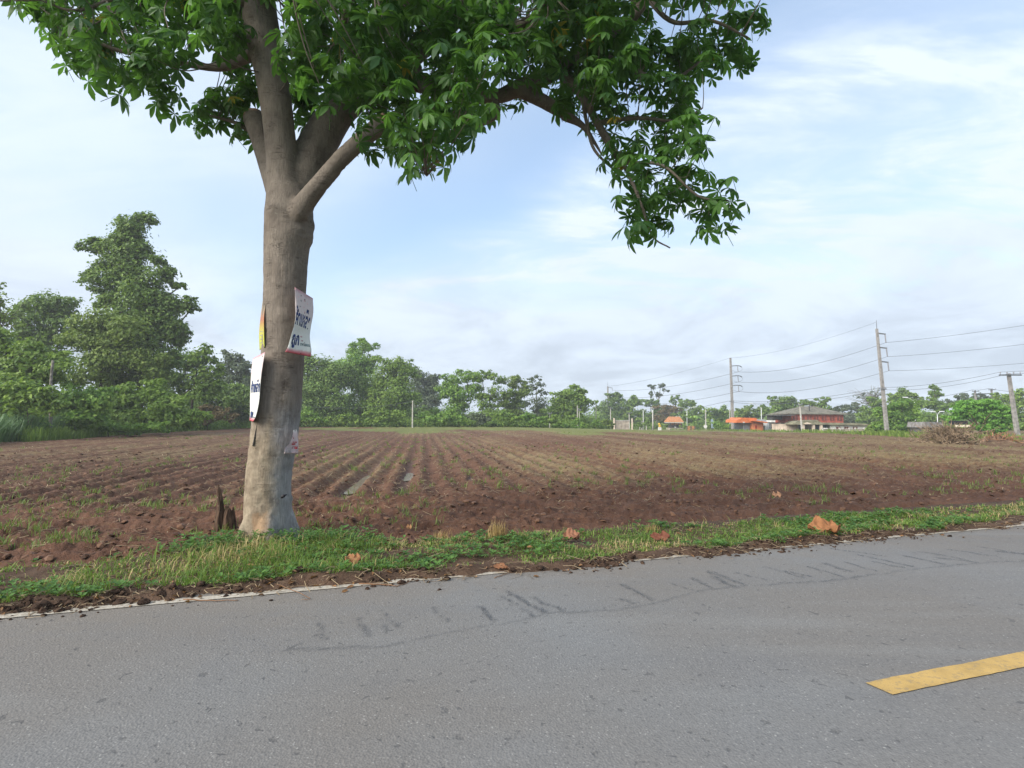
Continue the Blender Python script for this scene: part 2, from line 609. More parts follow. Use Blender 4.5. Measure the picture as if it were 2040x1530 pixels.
def build_tar():
    u = np.arange(-0.6, 16, 0.03); v = np.arange(3.75, 5.3, 0.028)
    segs = []

    def px(a, b, w, k=1.0):
        (xa, ya, _), (xb, yb, _) = G(*a), G(*b)
        segs.append((*uv_of(xa, ya), *uv_of(xb, yb), w, k))
    # the seam itself
    seam = [(572, 1297), (640, 1293), (760, 1290), (880, 1263), (1000, 1245), (1090, 1222), (1200, 1219), (1300, 1206), (1400, 1176), (1560, 1163),
            (1660, 1158), (1780, 1140), (1900, 1127), (2040, 1118)]
    for a, b in zip(seam[:-1], seam[1:]): px(a, b, 0.016, 0.42)
    for a, b in [((572, 1297), (600, 1283)), ((632, 1240), (650, 1275)), ((718, 1232), (737, 1268)), ((762, 1218), (800, 1255)), ((770, 1245), (778, 1262)),
                 ((857, 1212), (895, 1238)), ((955, 1208), (988, 1235)), ((1000, 1190), (1062, 1228)), ((1008, 1178), (1085, 1222)), ((1060, 1192), (1120, 1218)),
                 ((1240, 1164), (1300, 1196)), ((1240, 1196), (1262, 1203)), ((1330, 1162), (1390, 1180)), ((1378, 1152), (1418, 1172)), ((1410, 1138), (1455, 1165)),
                 ((1418, 1150), (1470, 1172)), ((1420, 1140), (1492, 1168)), ((1470, 1142), (1530, 1158)), ((1525, 1130), (1600, 1152)), ((1560, 1138), (1620, 1150)),
                 ((1610, 1130), (1680, 1150)), ((1640, 1122), (1700, 1140)), ((1680, 1120), (1740, 1136)), ((1705, 1105), (1820, 1130)), ((1800, 1108), (1880, 1124)),
                 ((1840, 1100), (1930, 1118)), ((1890, 1096), (1990, 1110)), ((1950, 1090), (2040, 1104)), ((1610, 1086), (1760, 1108)),
                 ((1740, 1120), (1800, 1132)), ((1870, 1112), (1950, 1122)), ((1985, 1098), (2060, 1108))]:
        px(a, b, random.uniform(0.010, 0.022), random.uniform(0.6, 1.0))

    def stain(U, Vv):
        wx = (fbm(U * 6, Vv * 6, 3, 3) - 0.5) * 0.09; wy = (fbm(U * 6, Vv * 6, 3, 4) - 0.5) * 0.09
        s = np.zeros_like(U)
        for a, b, c, d, w, k in segs:
            du, dv = c - a, d - b
            t = np.clip(((U + wx - a) * du + (Vv + wy - b) * dv) / (du * du + dv * dv + 1e-9), 0, 1)
            dd = np.hypot(U + wx - a - t * du, Vv + wy - b - t * dv)
            s = np.maximum(s, k * np.exp(-(dd / w) ** 2))
        return np.clip(s * (0.55 + 0.9 * fbm(U * 2.2, Vv * 2.2, 3, 9)), 0, 1)
    o = strip("tar_smear", u, v, lambda U, Vv: road_z(Vv) + 0.004, m_tar(), road, True, {'stain': stain})
    tag(o, "dark tar seam with slanting smears")


build_tar()

# ---- ploughed field
RUTS = []          # (w, v0, v1, depth, width)


def field_height(x, y, detail=True):
    u, v = uv_of(x, y)
    w = x * ROWW[0] + y * ROWW[1]
    warp = (fbm(x * 0.25, y * 0.25, 3, 21) - 0.5) * 0.7
    a = 0.5 + fbm(x * 0.11, y * 0.11, 2, 33)
    rows = np.cos(2 * np.pi * (w + 0.25 * warp) / 0.66)
    broad = np.cos(2 * np.pi * (w + 0.6 * warp) / 2.9 + 1.3)
    head = np.cos(2 * np.pi * (v + 0.9 * warp + 0.05 * u) / 0.62)
    hb = sstep(13.2, 11.2, v + 1.2 * warp)                       # headland ploughed along the road
    a = a * (0.35 + 1.3 * fbm(w * 0.9 + 50, (x * ROWD[0] + y * ROWD[1]) * 0.06, 2, 37)) * 0.85
    z = (1 - hb) * (0.062 * rows * a + 0.030 * broad) + hb * 0.035 * head
    cl = fbm(x * 2.6, y * 2.6, 3, 41)
    clod = np.abs(fbm(x * 6.5, y * 6.5, 3, 51) - 0.5) * 2
    z = z + 0.11 * (cl - 0.5) * (0.6 + 0.7 * hb) + 0.105 * (0.45 - clod) * sstep(45, 12, v)
    if detail:
        z = z + 0.050 * (fbm(x * 19, y * 19, 2, 61) - 0.5) * sstep(30, 9, v)
    return z


puddle_px = [  # centreline in photo pixels, half width in metres
    ([(737, 943), (722, 957), (705, 968), (692, 978)], 0.085, "long muddy puddle in the left wheel rut"),
    ([(818, 938), (814, 946), (808, 953)], 0.075, "bright little puddle in the right wheel rut"),
    ([(940, 946), (936, 956)], 0.04, "faint thin puddle right of the bright puddle"),
    ([(978, 946), (986, 953)], 0.05, "small pale puddle furthest right in the furrows"),
    ([(205, 1062), (250, 1060)], 0.06, "dull puddle in the ploughed headland left of the rotten stump"),
]
pud = []
for pts, hw, lab in puddle_px:
    g = np.array([G(*p)[:2] for p in pts])
    pud.append((g, hw, lab))
rutlines = []
for (a, b) in [((770, 908), (680, 990)), ((822, 915), (800, 985))]:
    rutlines.append(np.array([G(*a)[:2], G(*b)[:2]]))


def seg_dist(x, y, poly):
    d = np.full(np.shape(x), 1e9)
    for (ax, ay), (bx, by) in zip(poly[:-1], poly[1:]):
        dx, dy = bx - ax, by - ay
        t = np.clip(((x - ax) * dx + (y - ay) * dy) / (dx * dx + dy * dy + 1e-9), 0, 1)
        d = np.minimum(d, np.hypot(x - ax - t * dx, y - ay - t * dy))
    return d


def field_z(x, y):
    z = field_height(x, y)
    wet = np.zeros(np.shape(x))
    for rl in rutlines:
        k = np.exp(-(seg_dist(x, y, rl) / 0.17) ** 2)
        z = z * (1 - 0.7 * k) - 0.07 * k
        wet = np.maximum(wet, 0.45 * k)
    for g, hw, _ in pud:
        d = seg_dist(x, y, g)
        k = sstep(hw * 2.4, hw * 1.0, d + 0.07 * (fbm(x * 7, y * 7, 2, 77) - 0.5))
        z = z * (1 - 0.9 * k) - 0.10 * k
        wet = np.maximum(wet, k)
    u, v = uv_of(x, y)
    return terrain(x, y) + z * sstep(7.0, 7.9, v - 0.75 * np.exp(-((u + 0.8) / 1.3) ** 2)) - 0.16 * sstep(7.65, 6.95, v - 0.75 * np.exp(-((u + 0.8) / 1.3) ** 2)), wet


def m_soil():
    n = NT("ploughed_soil")
    v = n.geo()
    a = n.noise(v, 1.1, 5, 0.6); b = n.noise(v, 9, 6, 0.65); c = n.noise(v, 45, 4, 0.65)
    soil = n.mix(n.rng(a, 0.3, 0.7), (0.078, 0.037, 0.023), (0.130, 0.066, 0.041))
    soil = n.mix(n.math('MULTIPLY', n.rng(b, 0.5, 0.75), 0.6), soil, (0.178, 0.102, 0.064))
    soil = n.mix(n.math('MULTIPLY', n.rng(c, 0.46, 0.30), 0.5), soil, (0.055, 0.030, 0.021))
    # crop residue: dry straw lying on the clods, thicker on some rows
    s1 = n.noise(v, 30, 4, 0.7, 0.5); s2 = n.noise(v, 3.0, 4, 0.65)
    sf = n.math('ADD', n.math('MULTIPLY', s1, 0.55), n.math('ADD', n.math('MULTIPLY', s2, 0.45), n.math('MULTIPLY', n.attr('straw'), 0.32)))
    straw = n.mix(n.noise(v, 14, 3), (0.150, 0.106, 0.050), (0.275, 0.218, 0.115))
    col = n.mix(n.math('MULTIPLY', n.rng(sf, 0.60, 0.84), 0.85), soil, straw)
    g1 = n.noise(v, 5, 4, 0.7)
    gf = n.math('ADD', g1, n.math('MULTIPLY', n.attr('green'), 0.45))
    col = n.mix(n.math('MULTIPLY', n.rng(gf, 0.72, 0.95), 0.8), col, (0.135, 0.165, 0.045))
    wet = n.attr('wet')
    col = n.mix(n.math('MULTIPLY', wet, 0.55), col, (0.085, 0.050, 0.040))
    h = n.math('ADD', n.math('MULTIPLY', b, 1.0), n.math('MULTIPLY', c, 0.35))
    rough = n.rng(wet, 0.0, 1.0, 0.92, 0.42)
    n.principled(col, rough, n.bump(h, 0.95, 0.06), 0.22)
    return n.m


FIELD_V0 = 6.7


def build_field():
    s = np.linspace(-1.7, 1.4, 700)
    v = np.geomspace(FIELD_V0, 260, 430)
    S, Vv = np.meshgrid(s, v, indexing='ij')
    Y = Vv / (RN[1] + RN[0] * S); X = S * Y
    keep_w = X * ROWW[0] + Y * ROWW[1]
    Z, wet = field_z(X, Y)
    w = keep_w
    u, vv = uv_of(X, Y)
    warp = (fbm(X * 0.25, Y * 0.25, 3, 21) - 0.5) * 0.7
    stripes = 0.5 + 0.5 * np.cos(2 * np.pi * (w + 0.25 * warp) / 0.66)
    broad = fbm(w * 0.55, (X * ROWD[0] + Y * ROWD[1]) * 0.05, 3, 91)
    straw = (0.30 + 0.26 * stripes * (0.3 + 1.4 * fbm(X * .5, Y * .5, 3, 19)) * sstep(11, 15, vv) + 0.9 * (broad - 0.5)) * sstep(7.5, 13, vv) - 0.02
    straw = straw + 0.0 * sstep(25, 60, vv) + 0.20 * sstep(4, 30, u)
    straw = straw * (1 - 0.55 * sstep(4, -9, u) * sstep(30, 12, vv))
    patch = fbm(X * 0.07 + 3.1, Y * 0.035 + 1.7, 3, 101)
    green = 1.3 * sstep(0.56, 0.72, patch) * sstep(12, 30, vv) + 0.75 * sstep(28, 85, vv) * sstep(-14, 30, u)
    green = green + 0.9 * (broad - 0.5) * sstep(14, 22, vv) - 0.05
    V = np.stack([X, Y, Z], -1).reshape(-1, 3)
    a, b = len(s), len(v)
    i, j = np.meshgrid(np.arange(a - 1), np.arange(b - 1), indexing='ij')
    Fq = np.stack([i * b + j, (i + 1) * b + j, (i + 1) * b + j + 1, i * b + j + 1], -1).reshape(-1, 4)
    # drop what lies far inside the left thicket
    ok = (keep_w.reshape(-1) > -44)
    Fq = Fq[ok[Fq].all(1)]
    me = np_mesh("ploughed_field", V, [Fq], m_soil(), True,
                 {'straw': straw.ravel(), 'green': green.ravel(), 'wet': wet.ravel()})
    tag(obj("ploughed_field", me), "ploughed red-brown field with furrows and straw", None, None, "structure")


build_field()


def m_water():
    n = NT("muddy_water")
    v = n.geo()
    n.principled((0.20, 0.135, 0.11), 0.10, n.bump(n.noise(v, 9, 2), 0.03, 0.02), 0.9)
    return n.m


M_WATER = m_water()
for g, hw, lab in pud:
    c = spline(np.column_stack([g, np.zeros(len(g))]), 8)[:, :2]
    zlev = float(np.mean(terrain(c[:, 0], c[:, 1]))) - 0.072
    d = np.gradient(c, axis=0); d /= np.linalg.norm(d, axis=1)[:, None]
    nn = np.stack([-d[:, 1], d[:, 0]], -1)
    t = np.linspace(0, 1, len(c)); wv = hw * 1.8 * np.sqrt(np.clip(1 - (2 * t - 1) ** 6, 0.02, 1))
    lft, rgt = c + nn * wv[:, None], c - nn * wv[:, None]
    zz = terrain(c[:, 0], c[:, 1]) * 0 + zlev
    V = np.concatenate([np.column_stack([lft, zz]), np.column_stack([rgt, zz])])
    i = np.arange(len(c) - 1); k = len(c)
    tag(obj("puddle", np_mesh("puddle", V, [np.stack([k + i, k + i + 1, i + 1, i], -1)], M_WATER)), lab, "puddle", "puddles between the furrows", "structure")


# ---- verge between road and field
def m_verge():
    n = NT("verge_soil")
    v = n.geo()
    a = n.noise(v, 4, 5, 0.65); c = n.noise(v, 40, 4, 0.7)
    col = n.mix(n.rng(a, 0.3, 0.7), (0.055, 0.034, 0.024), (0.105, 0.066, 0.045))
    col = n.mix(n.math('MULTIPLY', n.rng(c, 0.5, 0.75), 0.5), col, (0.19, 0.135, 0.085))
    n.principled(col, 0.95, n.bump(c, 0.8, 0.03), 0.15)
    return n.m


def edge_v(u):      # ragged rim of soil creeping over the asphalt
    return 5.545 + 0.22 * (fbm(u * 0.7, u * 0, 2, 14) - 0.5) * 2 + 0.10 * (fbm(u * 4.5, u * 0 + 3, 3, 15) - 0.5) * 2


def verge_z(u, v):
    rim = sstep(-0.03, 0.16, v - edge_v(u))
    mound = 0.035 * np.exp(-((v - edge_v(u) - 0.15) / 0.16) ** 2) * (0.4 + 1.2 * fbm(u * 3, v * 3, 2, 16))
    rough = (fbm(u * 8, v * 8, 4, 17) - 0.5) * 0.05 + (fbm(u * 2, v * 2, 2, 18) - 0.5) * 0.05
    back = -0.10 * sstep(6.8, 9.0, v)
    return -0.03 + rim * (0.045 + rough) + mound + back - 0.20 * sstep(7.05, 7.9, v - 0.75 * np.exp(-((u + 0.8) / 1.3) ** 2))


VU = np.concatenate([-np.geomspace(200, 9, 60), np.arange(-8.8, 26, 0.065), np.geomspace(26.2, 400, 90)])
verge = strip("verge", VU, np.linspace(5.15, 8.9, 64), verge_z, m_verge())
tag(verge, "dark soil verge between the road and the field", None, None, "structure")
near = strip("verge", np.concatenate([-np.geomspace(200, 2, 20), np.geomspace(2.2, 300, 24)]), np.linspace(-14, -0.8, 12),
             lambda u, v: -0.035 + 0.03 * fbm(u, v, 2, 5) * sstep(-0.8, -2, v), m_ground())
tag(near, "grassy verge on the near side of the road", None, None, "structure")

# ================================================================== ROADSIDE TREE
TY = 7.45


def bpts(rows, k=5):
    """rows of (px, py, depth, width px) -> points, radii"""
    r = spline(rows, k)
    pts = np.array([P(a, b, c) for a, b, c, _ in r])
    rad = np.maximum(r[:, 3], 1.2) / 2 * r[:, 2] / F
    return pts, rad


TRUNK = [(534, 1100, TY, 108), (534, 1075, TY, 100), (534, 1040, TY, 92), (535, 990, TY, 87), (537, 940, TY, 84), (545, 880, TY, 87), (553, 810, TY, 88),
         (560, 750, TY, 84), (565, 690, TY, 82), (567, 600, TY, 81), (570, 520, TY, 84), (575, 450, TY, 93), (576, 415, TY, 92), (570, 380, TY, 78)]
LEADER = [(572, 410, TY, 84), (566, 360, TY, 68), (560, 300, 7.43, 60), (552, 220, 7.4, 62), (541, 150, 7.36, 64), (524, 70, 7.3, 70), (518, 0, 7.25, 62),
          (508, -120, 7.2, 54), (490, -260, 7.1, 44), (470, -420, 7.0, 30), (455, -560, 7.0, 18)]
STUB = [(556, 385, 7.5, 50), (540, 335, 7.62, 46), (522, 280, 7.75, 43), (509, 243, 7.85, 43), (505, 232, 7.88, 40)]
LIMB = [(585, 420, 7.5, 70), (605, 350, 7.68, 78), (640, 275, 7.9, 72), (690, 205, 8.1, 64), (755, 160, 8.2, 58), (820, 110, 8.4, 48), (900, 40, 8.6, 42),
        (945, -50, 8.7, 36), (985, -200, 8.8, 26), (1010, -380, 8.9, 16)]
CUT = [(584, 440, 7.34, 42), (602, 410, 7.20, 41), (640, 362, 7.05, 36), (690, 306, 6.93, 34), (740, 262, 6.85, 34), (772, 240, 6.80, 33)]
LONG = [(760, 156, 8.22, 40), (830, 165, 8.2, 36), (910, 185, 8.15, 34), (985, 193, 8.1, 29), (1040, 172, 8.0, 34), (1105, 145, 7.9, 32), (1180, 92, 7.8, 28), (1260, 40, 7.7, 19)]
SUB = [(1030, 176, 8.0, 32), (1075, 198, 7.96, 28), (1112, 220, 7.92, 24), (1150, 244, 7.9, 12)]
THIN = [
    [(1125, 230, 7.91, 22), (1160, 250, 7.85, 13), (1185, 285, 7.8, 7), (1200, 310, 7.75, 3)],
    [(1120, 148, 7.9, 24), (1157, 188, 7.8, 17), (1190, 245, 7.75, 16), (1222, 300, 7.7, 15), (1245, 332, 7.66, 9), (1275, 400, 7.6, 6), (1300, 470, 7.55, 4), (1335, 494, 7.5, 3)],
    [(1260, 40, 7.7, 18), (1290, -20, 7.6, 12), (1302, 10, 7.5, 11), (1345, 45, 7.45, 9), (1420, 42, 7.4, 7), (1490, 75, 7.3, 4)],
    [(1260, 40, 7.7, 16), (1340, -60, 7.6, 12), (1420, -150, 7.5, 7)],
    [(528, 90, 7.3, 30), (480, 120, 7.45, 20), (430, 135, 7.5, 15), (330, 120, 7.5, 10), (220, 95, 7.4, 7), (120, 40, 7.3, 3)],
    [(520, 20, 7.3, 28), (430, -20, 7.0, 18), (300, -30, 6.8, 12), (160, 20, 6.7, 6), (80, 0, 6.6, 3)],
    [(520, 275, 7.8, 12), (470, 245, 8.1, 8), (410, 228, 8.3, 4)],
    [(820, 110, 8.4, 26), (850, 200, 7.8, 14), (845, 290, 7.4, 9), (850, 350, 7.2, 4)],
    [(760, 160, 8.2, 24), (700, 90, 7.4, 16), (690, 20, 6.8, 12), (760, -60, 6.4, 7)],
    [(985, 193, 8.1, 16), (990, 230, 8.0, 10), (950, 255, 7.9, 4)],
    [(1180, 92, 7.8, 18), (1240, 130, 7.7, 12), (1330, 160, 7.6, 8), (1400, 120, 7.5, 4)],
    [(1190, 245, 7.75, 10), (1270, 235, 7.6, 8), (1350, 240, 7.5, 5), (1400, 215, 7.4, 3)],
    [(1240, 325, 7.65, 9), (1320, 330, 7.5, 6), (1390, 390, 7.4, 5), (1450, 400, 7.3, 3)],
    [(1160, 195, 7.8, 9), (1170, 250, 7.7, 7), (1185, 300, 7.65, 6), (1230, 345, 7.6, 3)],
    [(900, 40, 8.6, 28), (1000, 60, 7.9, 18), (1080, 20, 7.2, 12), (1130, -60, 6.9, 7)],
    [(508, -120, 7.2, 36), (640, -220, 7.0, 24), (780, -300, 6.6, 16), (900, -420, 6.4, 8)],
    [(490, -260, 7.1, 32), (340, -320, 7.4, 22), (180, -380, 7.6, 12)],
    [(470, -300, 7.1, 30), (520, -420, 8.3, 20), (600, -520, 9.2, 10)],
    [(985, -200, 8.8, 22), (1130, -280, 9.0, 14), (1280, -330, 9.2, 7)],
    [(900, 40, 8.6, 30), (860, -80, 9.6, 20), (840, -200, 10.4, 10)],
    [(520, 0, 7.25, 30), (560, -60, 5.9, 18), (620, -110, 5.0, 9)],
]


def m_bark():
    n = NT("smooth_bark")
    v = n.coord()
    fine = n.noise(n.coord((60, 60, 5)), 1.0, 5, 0.6)
    ring = n.noise(n.coord((5, 5, 26)), 1.0, 4, 0.6, 0.4)
    mot = n.noise(v, 3.2, 5, 0.6)
    spot = n.noise(n.coord((1, 1, 0.8)), 17, 3, 0.55)
    lich = n.noise(v, 9.0, 4, 0.6, 0.3)
    col = n.mix(n.rng(mot, 0.3, 0.7), (0.142, 0.118, 0.098), (0.235, 0.200, 0.166))
    col = n.mix(n.math('MULTIPLY', n.rng(fine, 0.52, 0.72), 0.55), col, (0.245, 0.205, 0.16))
    col = n.mix(n.math('MULTIPLY', n.rng(fine, 0.46, 0.30), 0.4), col, (0.085, 0.068, 0.056))
    col = n.mix(n.math('MULTIPLY', n.rng(ring, 0.38, 0.26), 0.35), col, (0.07, 0.054, 0.042))
    fis = n.noise(n.coord((30, 30, 2.2)), 1.0, 5, 0.65, 0.6)
    fl = n.math('MULTIPLY', n.rng(n.math('ABSOLUTE', n.math('SUBTRACT', fis, 0.5)), 0.030, 0.008), n.rng(mot, 0.40, 0.62))
    col = n.mix(n.math('MULTIPLY', fl, 0.30), col, (0.045, 0.035, 0.028))
    crk = n.noise(n.coord((4, 4, 30)), 1.0, 4, 0.6, 0.8)
    cl = n.math('MULTIPLY', n.rng(n.math('ABSOLUTE', n.math('SUBTRACT', crk, 0.5)), 0.022, 0.006), n.rng(n.noise(v, 5, 3), 0.50, 0.62))
    col = n.mix(n.math('MULTIPLY', cl, 0.6), col, (0.04, 0.03, 0.025))
    col = n.mix(n.math('MULTIPLY', n.rng(spot, 0.66, 0.74), 0.4), col, (0.075, 0.058, 0.045))
    # pale lichen coins
    col = n.mix(n.math('MULTIPLY', n.rng(lich, 0.69, 0.73), 0.55), col, (0.33, 0.31, 0.26))
    # dry mud splashed up the foot, with a ragged top
    sep = n.N('ShaderNodeSeparateXYZ'); n.L(v, sep.inputs[0])
    zz = n.math('ADD', sep.outputs[2], n.math('MULTIPLY', n.math('SUBTRACT', n.noise(n.coord((3.5, 3.5, 1.2)), 1.0, 5, 0.65), 0.5), 1.5))
    mud = n.rng(zz, 1.75, 1.15)
    mcol = n.mix(n.rng(n.noise(v, 7, 5, 0.65), 0.35, 0.7), (0.20, 0.155, 0.105), (0.35, 0.290, 0.205))
    mcol = n.mix(n.math('MULTIPLY', n.rng(spot, 0.62, 0.72), 0.8), mcol, (0.12, 0.09, 0.06))
    col = n.mix(n.math('MULTIPLY', mud, 0.72), col, mcol)
    # blue-grey skylight on the right flank of the foot, painted into the bark
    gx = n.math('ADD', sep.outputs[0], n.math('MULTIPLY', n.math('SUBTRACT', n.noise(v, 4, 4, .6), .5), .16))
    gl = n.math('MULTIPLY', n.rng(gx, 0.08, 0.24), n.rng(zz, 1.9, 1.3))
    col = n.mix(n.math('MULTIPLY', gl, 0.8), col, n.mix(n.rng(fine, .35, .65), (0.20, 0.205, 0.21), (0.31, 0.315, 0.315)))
    # rusty soil stain at the very foot, on the road side
    dx = n.math('SUBTRACT', sep.outputs[0], 0.03)
    rr = n.math('SQRT', n.math('ADD', n.math('MULTIPLY', n.math('MULTIPLY', dx, dx), 30), n.math('MULTIPLY', n.math('POWER', n.math('SUBTRACT', sep.outputs[2], 0.22), 2.0), 14)))
    rust = n.rng(n.math('ADD', rr, n.math('MULTIPLY', n.noise(v, 9, 4), 0.9)), 1.15, 0.75)
    col = n.mix(n.math('MULTIPLY', rust, 0.5), col, (0.34, 0.19, 0.095))
    # dark rotten scar
    scar = n.attr('scar')
    col = n.mix(n.math('MULTIPLY', scar, n.rng(n.noise(v, 22, 4, 0.7), 0.30, 0.62)), col, (0.045, 0.034, 0.026))
    h = n.math('SUBTRACT', n.math('ADD', n.math('MULTIPLY', fine, 0.5), n.math('ADD', n.math('MULTIPLY', ring, 0.35), n.math('MULTIPLY', spot, 0.6))), n.math('MULTIPLY', n.math('MAXIMUM', n.math('MULTIPLY', fl, .4), cl), 0.5))
    n.principled(col, 0.85, n.bump(h, 0.6, 0.025), 0.2)
    return n.m


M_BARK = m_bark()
M_WOOD = plain("cut_wood", (0.34, 0.21, 0.14), 0.85, 0.3, 12, 0.2, bump=0.4)
BASE = np.array([P(534, 1080, TY)[0], TY, 0.0])
tree = thing("silk_cotton_tree", "big roadside tree with grey trunk, posters and drooping palmate leaves", "tree", BASE)


def build_trunk():
    mb = MB()
    for rows in (TRUNK, LEADER, STUB, LIMB, CUT, LONG, SUB):
        p, r = bpts(rows)
        mb.tube(p - BASE, r, 20)
    # root flare
    for a, ln, w in ((0.2, 0.36, .09), (1.5, .32, .08), (2.7, .38, .10), (3.9, .35, .085), (5.1, .40, .10)):
        d = np.array([math.cos(a), math.sin(a), 0])
        mb.tube([d * 0.16 + [0, 0, .55], d * .24 + [0, 0, .26], d * .31 + [0, 0, .06], d * ln + [0, 0, -.12]], [w * .7, w * 0.95, w, w * .8], 12)
    me = bpy.data.meshes.new("tmp"); me.from_pydata(mb.v, [], mb.f); me.update()
    o = obj("tmp", me)
    m = o.modifiers.new("r", 'REMESH'); m.mode = 'VOXEL'; m.voxel_size = 0.028
    s = o.modifiers.new("s", 'SMOOTH'); s.iterations = 4; s.factor = 0.5
    dg = bpy.context.evaluated_depsgraph_get()
    me2 = bpy.data.meshes.new_from_object(o.evaluated_get(dg))
    bpy.data.objects.remove(o); bpy.data.meshes.remove(me)
    nv = len(me2.vertices)
    co = np.empty(nv * 3, np.float32); me2.vertices.foreach_get('co', co); co = co.reshape(-1, 3).astype(float)
    no = np.empty(nv * 3, np.float32); me2.vertices.foreach_get('normal', no); no = no.reshape(-1, 3).astype(float)
    ang = np.arctan2(no[:, 1], no[:, 0])
    d = 0.022 * (fbm(ang * 1.6 + 7, co[:, 2] * 1.5, 3, 3) - 0.5) + 0.012 * (fbm(ang * 5 + 40, co[:, 2] * 7, 3, 5) - 0.5)
    # wrinkle rings
    rz = fbm(co[:, 0] * 2 + 5, co[:, 2] * 26 + co[:, 0] * 5, 2, 8)
    d -= 0.006 * sstep(0.66, 0.80, rz) * sstep(0.45, 0.6, fbm(co[:, 0] * 3 + 11, co[:, 2] * 2.2, 2, 9))
    scar = np.zeros(nv)

    def at(px, py, Y=7.15): return P(px, py, Y) - BASE
    for (px, py, r, h) in ((563, 628, .10, .022), (592, 458, .13, .045), (541, 415, .10, .035), (600, 432, .10, .03), (548, 470, .08, .012), (560, 1000, .06, .018), (545, 560, .06, .01), (572, 690, .08, -.008),
                           (505, 30, .14, .05)):
        c = at(px, py)
        k = np.exp(-((co[:, 0] - c[0]) ** 2 + (co[:, 2] - c[2]) ** 2 * 1.6) / r ** 2) * (no[:, 1] < 0.2)
        d += h * k
        d -= 0.6 * h * np.exp(-((co[:, 0] - c[0]) ** 2 + (co[:, 2] - c[2] + .01) ** 2 * 3) / (r * 0.28) ** 2) * (no[:, 1] < 0)
    for (px, py, rx, rz_, k0) in ((563, 765, .045, .09, .9), (556, 800, .05, .14, .75), (566, 830, .08, .16, .5), (552, 850, .06, .1, .55), (563, 935, .05, .04, .45), (544, 1000, .05, .05, .6)):
        c = at(px, py)
        k = np.exp(-(((co[:, 0] - c[0]) / rx) ** 2 + ((co[:, 2] - c[2]) / rz_) ** 2)) * (no[:, 1] < 0.1)
        scar = np.maximum(scar, k * k0); d -= 0.018 * k * k0
    # rough lumpy foot
    lump = sstep(2.0, 0.8, co[:, 2])
    d += lump * 0.030 * (fbm(ang * 3 + 20, co[:, 2] * 6, 3, 12) - 0.5)
    co += no * d[:, None]
    me2.vertices.foreach_set('co', co.astype(np.float32).ravel())
    at_ = me2.attributes.new('scar', 'FLOAT', 'POINT'); at_.data.foreach_set('value', scar.astype(np.float32))
    me2.polygons.foreach_set('use_smooth', np.ones(len(me2.polygons), bool))
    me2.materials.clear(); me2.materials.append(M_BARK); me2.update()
    me2.name = "trunk"
    obj("trunk", me2, tree)
    # sawn faces
    for rows, tint in ((STUB, 0), (CUT, 0)):
        p, r = bpts(rows)
        ax = p[-1] - p[-2]; ax /= np.linalg.norm(ax)
        c = p[-1] - BASE
        pts = [c - ax * 0.05, c + ax * 0.004, c + ax * 0.010]
        mb = MB(); mb.tube(pts, [r[-1] * 1.06, r[-1] * 1.0, r[-1] * 0.75], 14)
        mb.build("sawn_face", M_WOOD, tree)


build_trunk()
SKEL = []
for rows in (LEADER, LIMB, LONG, SUB, *THIN):
    p, r = bpts(rows); SKEL.append(p[1:])
SKEL = np.concatenate(SKEL)

# ---- palmate leaf template: 7 leaflets drooping like an umbrella, petiole
def leaf_template(seed):
    rg = random.Random(seed)
    V, Fq = [], []
    nl = rg.choice((6, 7, 7, 7, 8))
    for i in range(nl):
        ph = (i + 0.5) / nl * math.radians(325) + math.radians(17.5) + rg.uniform(-.12, .12)
        ln = 0.185 * (0.72 + 0.28 * math.cos(ph - math.pi)) * rg.uniform(.88, 1.08)
        wd = ln * rg.uniform(.31, .38)
        d0, d1 = math.radians(rg.uniform(0, 22)), math.radians(rg.uniform(30, 66))
        c, s = math.cos(ph), math.sin(ph)
        x = z = 0.0
        base = len(V); st = []
        for t, w in ((0, .05), (.22, .40), (.55, .96), (.82, .62), (1, 0)):
            st.append((t, w))
        prev = 0
        rows = []
        fold = rg.uniform(.15, .4)
        for t, w in st:
            dt = (t - prev) * ln; prev = t
            a = d0 + (d1 - d0) * t
            x += dt * math.cos(a); z -= dt * math.sin(a)
            hw = wd * 0.5 * w
            wav = rg.uniform(-.004, .004)
            rows.append([(x * c - y * s, x * s + y * c, z + abs(y) * fold + (wav if y else 0)) for y in (-hw, 0, hw)])
        for r in rows[1:-1]: V += r
        V.append(rows[0][1]); V.append(rows[-1][1])
        b0 = base; nb = len(rows) - 2
        root, tip = base + nb * 3, base + nb * 3 + 1
        Fq += [(root, b0 + 0, b0 + 1), (root, b0 + 1, b0 + 2)]
        for k in range(nb - 1):
            q = b0 + k * 3
            for e in (0, 1):
                Fq += [(q + e, q + 3 + e, q + 4 + e), (q + e, q + 4 + e, q + 1 + e)]
        q = b0 + (nb - 1) * 3
        Fq += [(q, tip, q + 1), (q + 1, tip, q + 2)]
    # petiole
    b = len(V); r = 0.0028
    L_ = 0.17
    for (xx, zz) in ((0, 0), (0.05, -L_)):
        for k in range(3):
            V.append((xx + r * math.cos(k * 2.09), r * math.sin(k * 2.09), zz))
    for k in range(3):
        k2 = (k + 1) % 3
        Fq += [(b + k, b + k2, b + 3 + k2), (b + k, b + 3 + k2, b + 3 + k)]
    return np.array(V), np.array(Fq)


LEAF_T = [leaf_template(s) for s in range(6)]
M_LEAF = foliage("palmate_leaf", (0.028, 0.085, 0.024), (0.098, 0.215, 0.040), 0.46, 0.35, dry=(0.38, 0.27, 0.03))


def in_poly(x, y, poly):
    c = False; j = len(poly) - 1
    for i in range(len(poly)):
        xi, yi = poly[i]; xj, yj = poly[j]
        if (yi > y) != (yj > y) and x < (xj - xi) * (y - yi) / (yj - yi) + xi: c = not c
        j = i
    return c


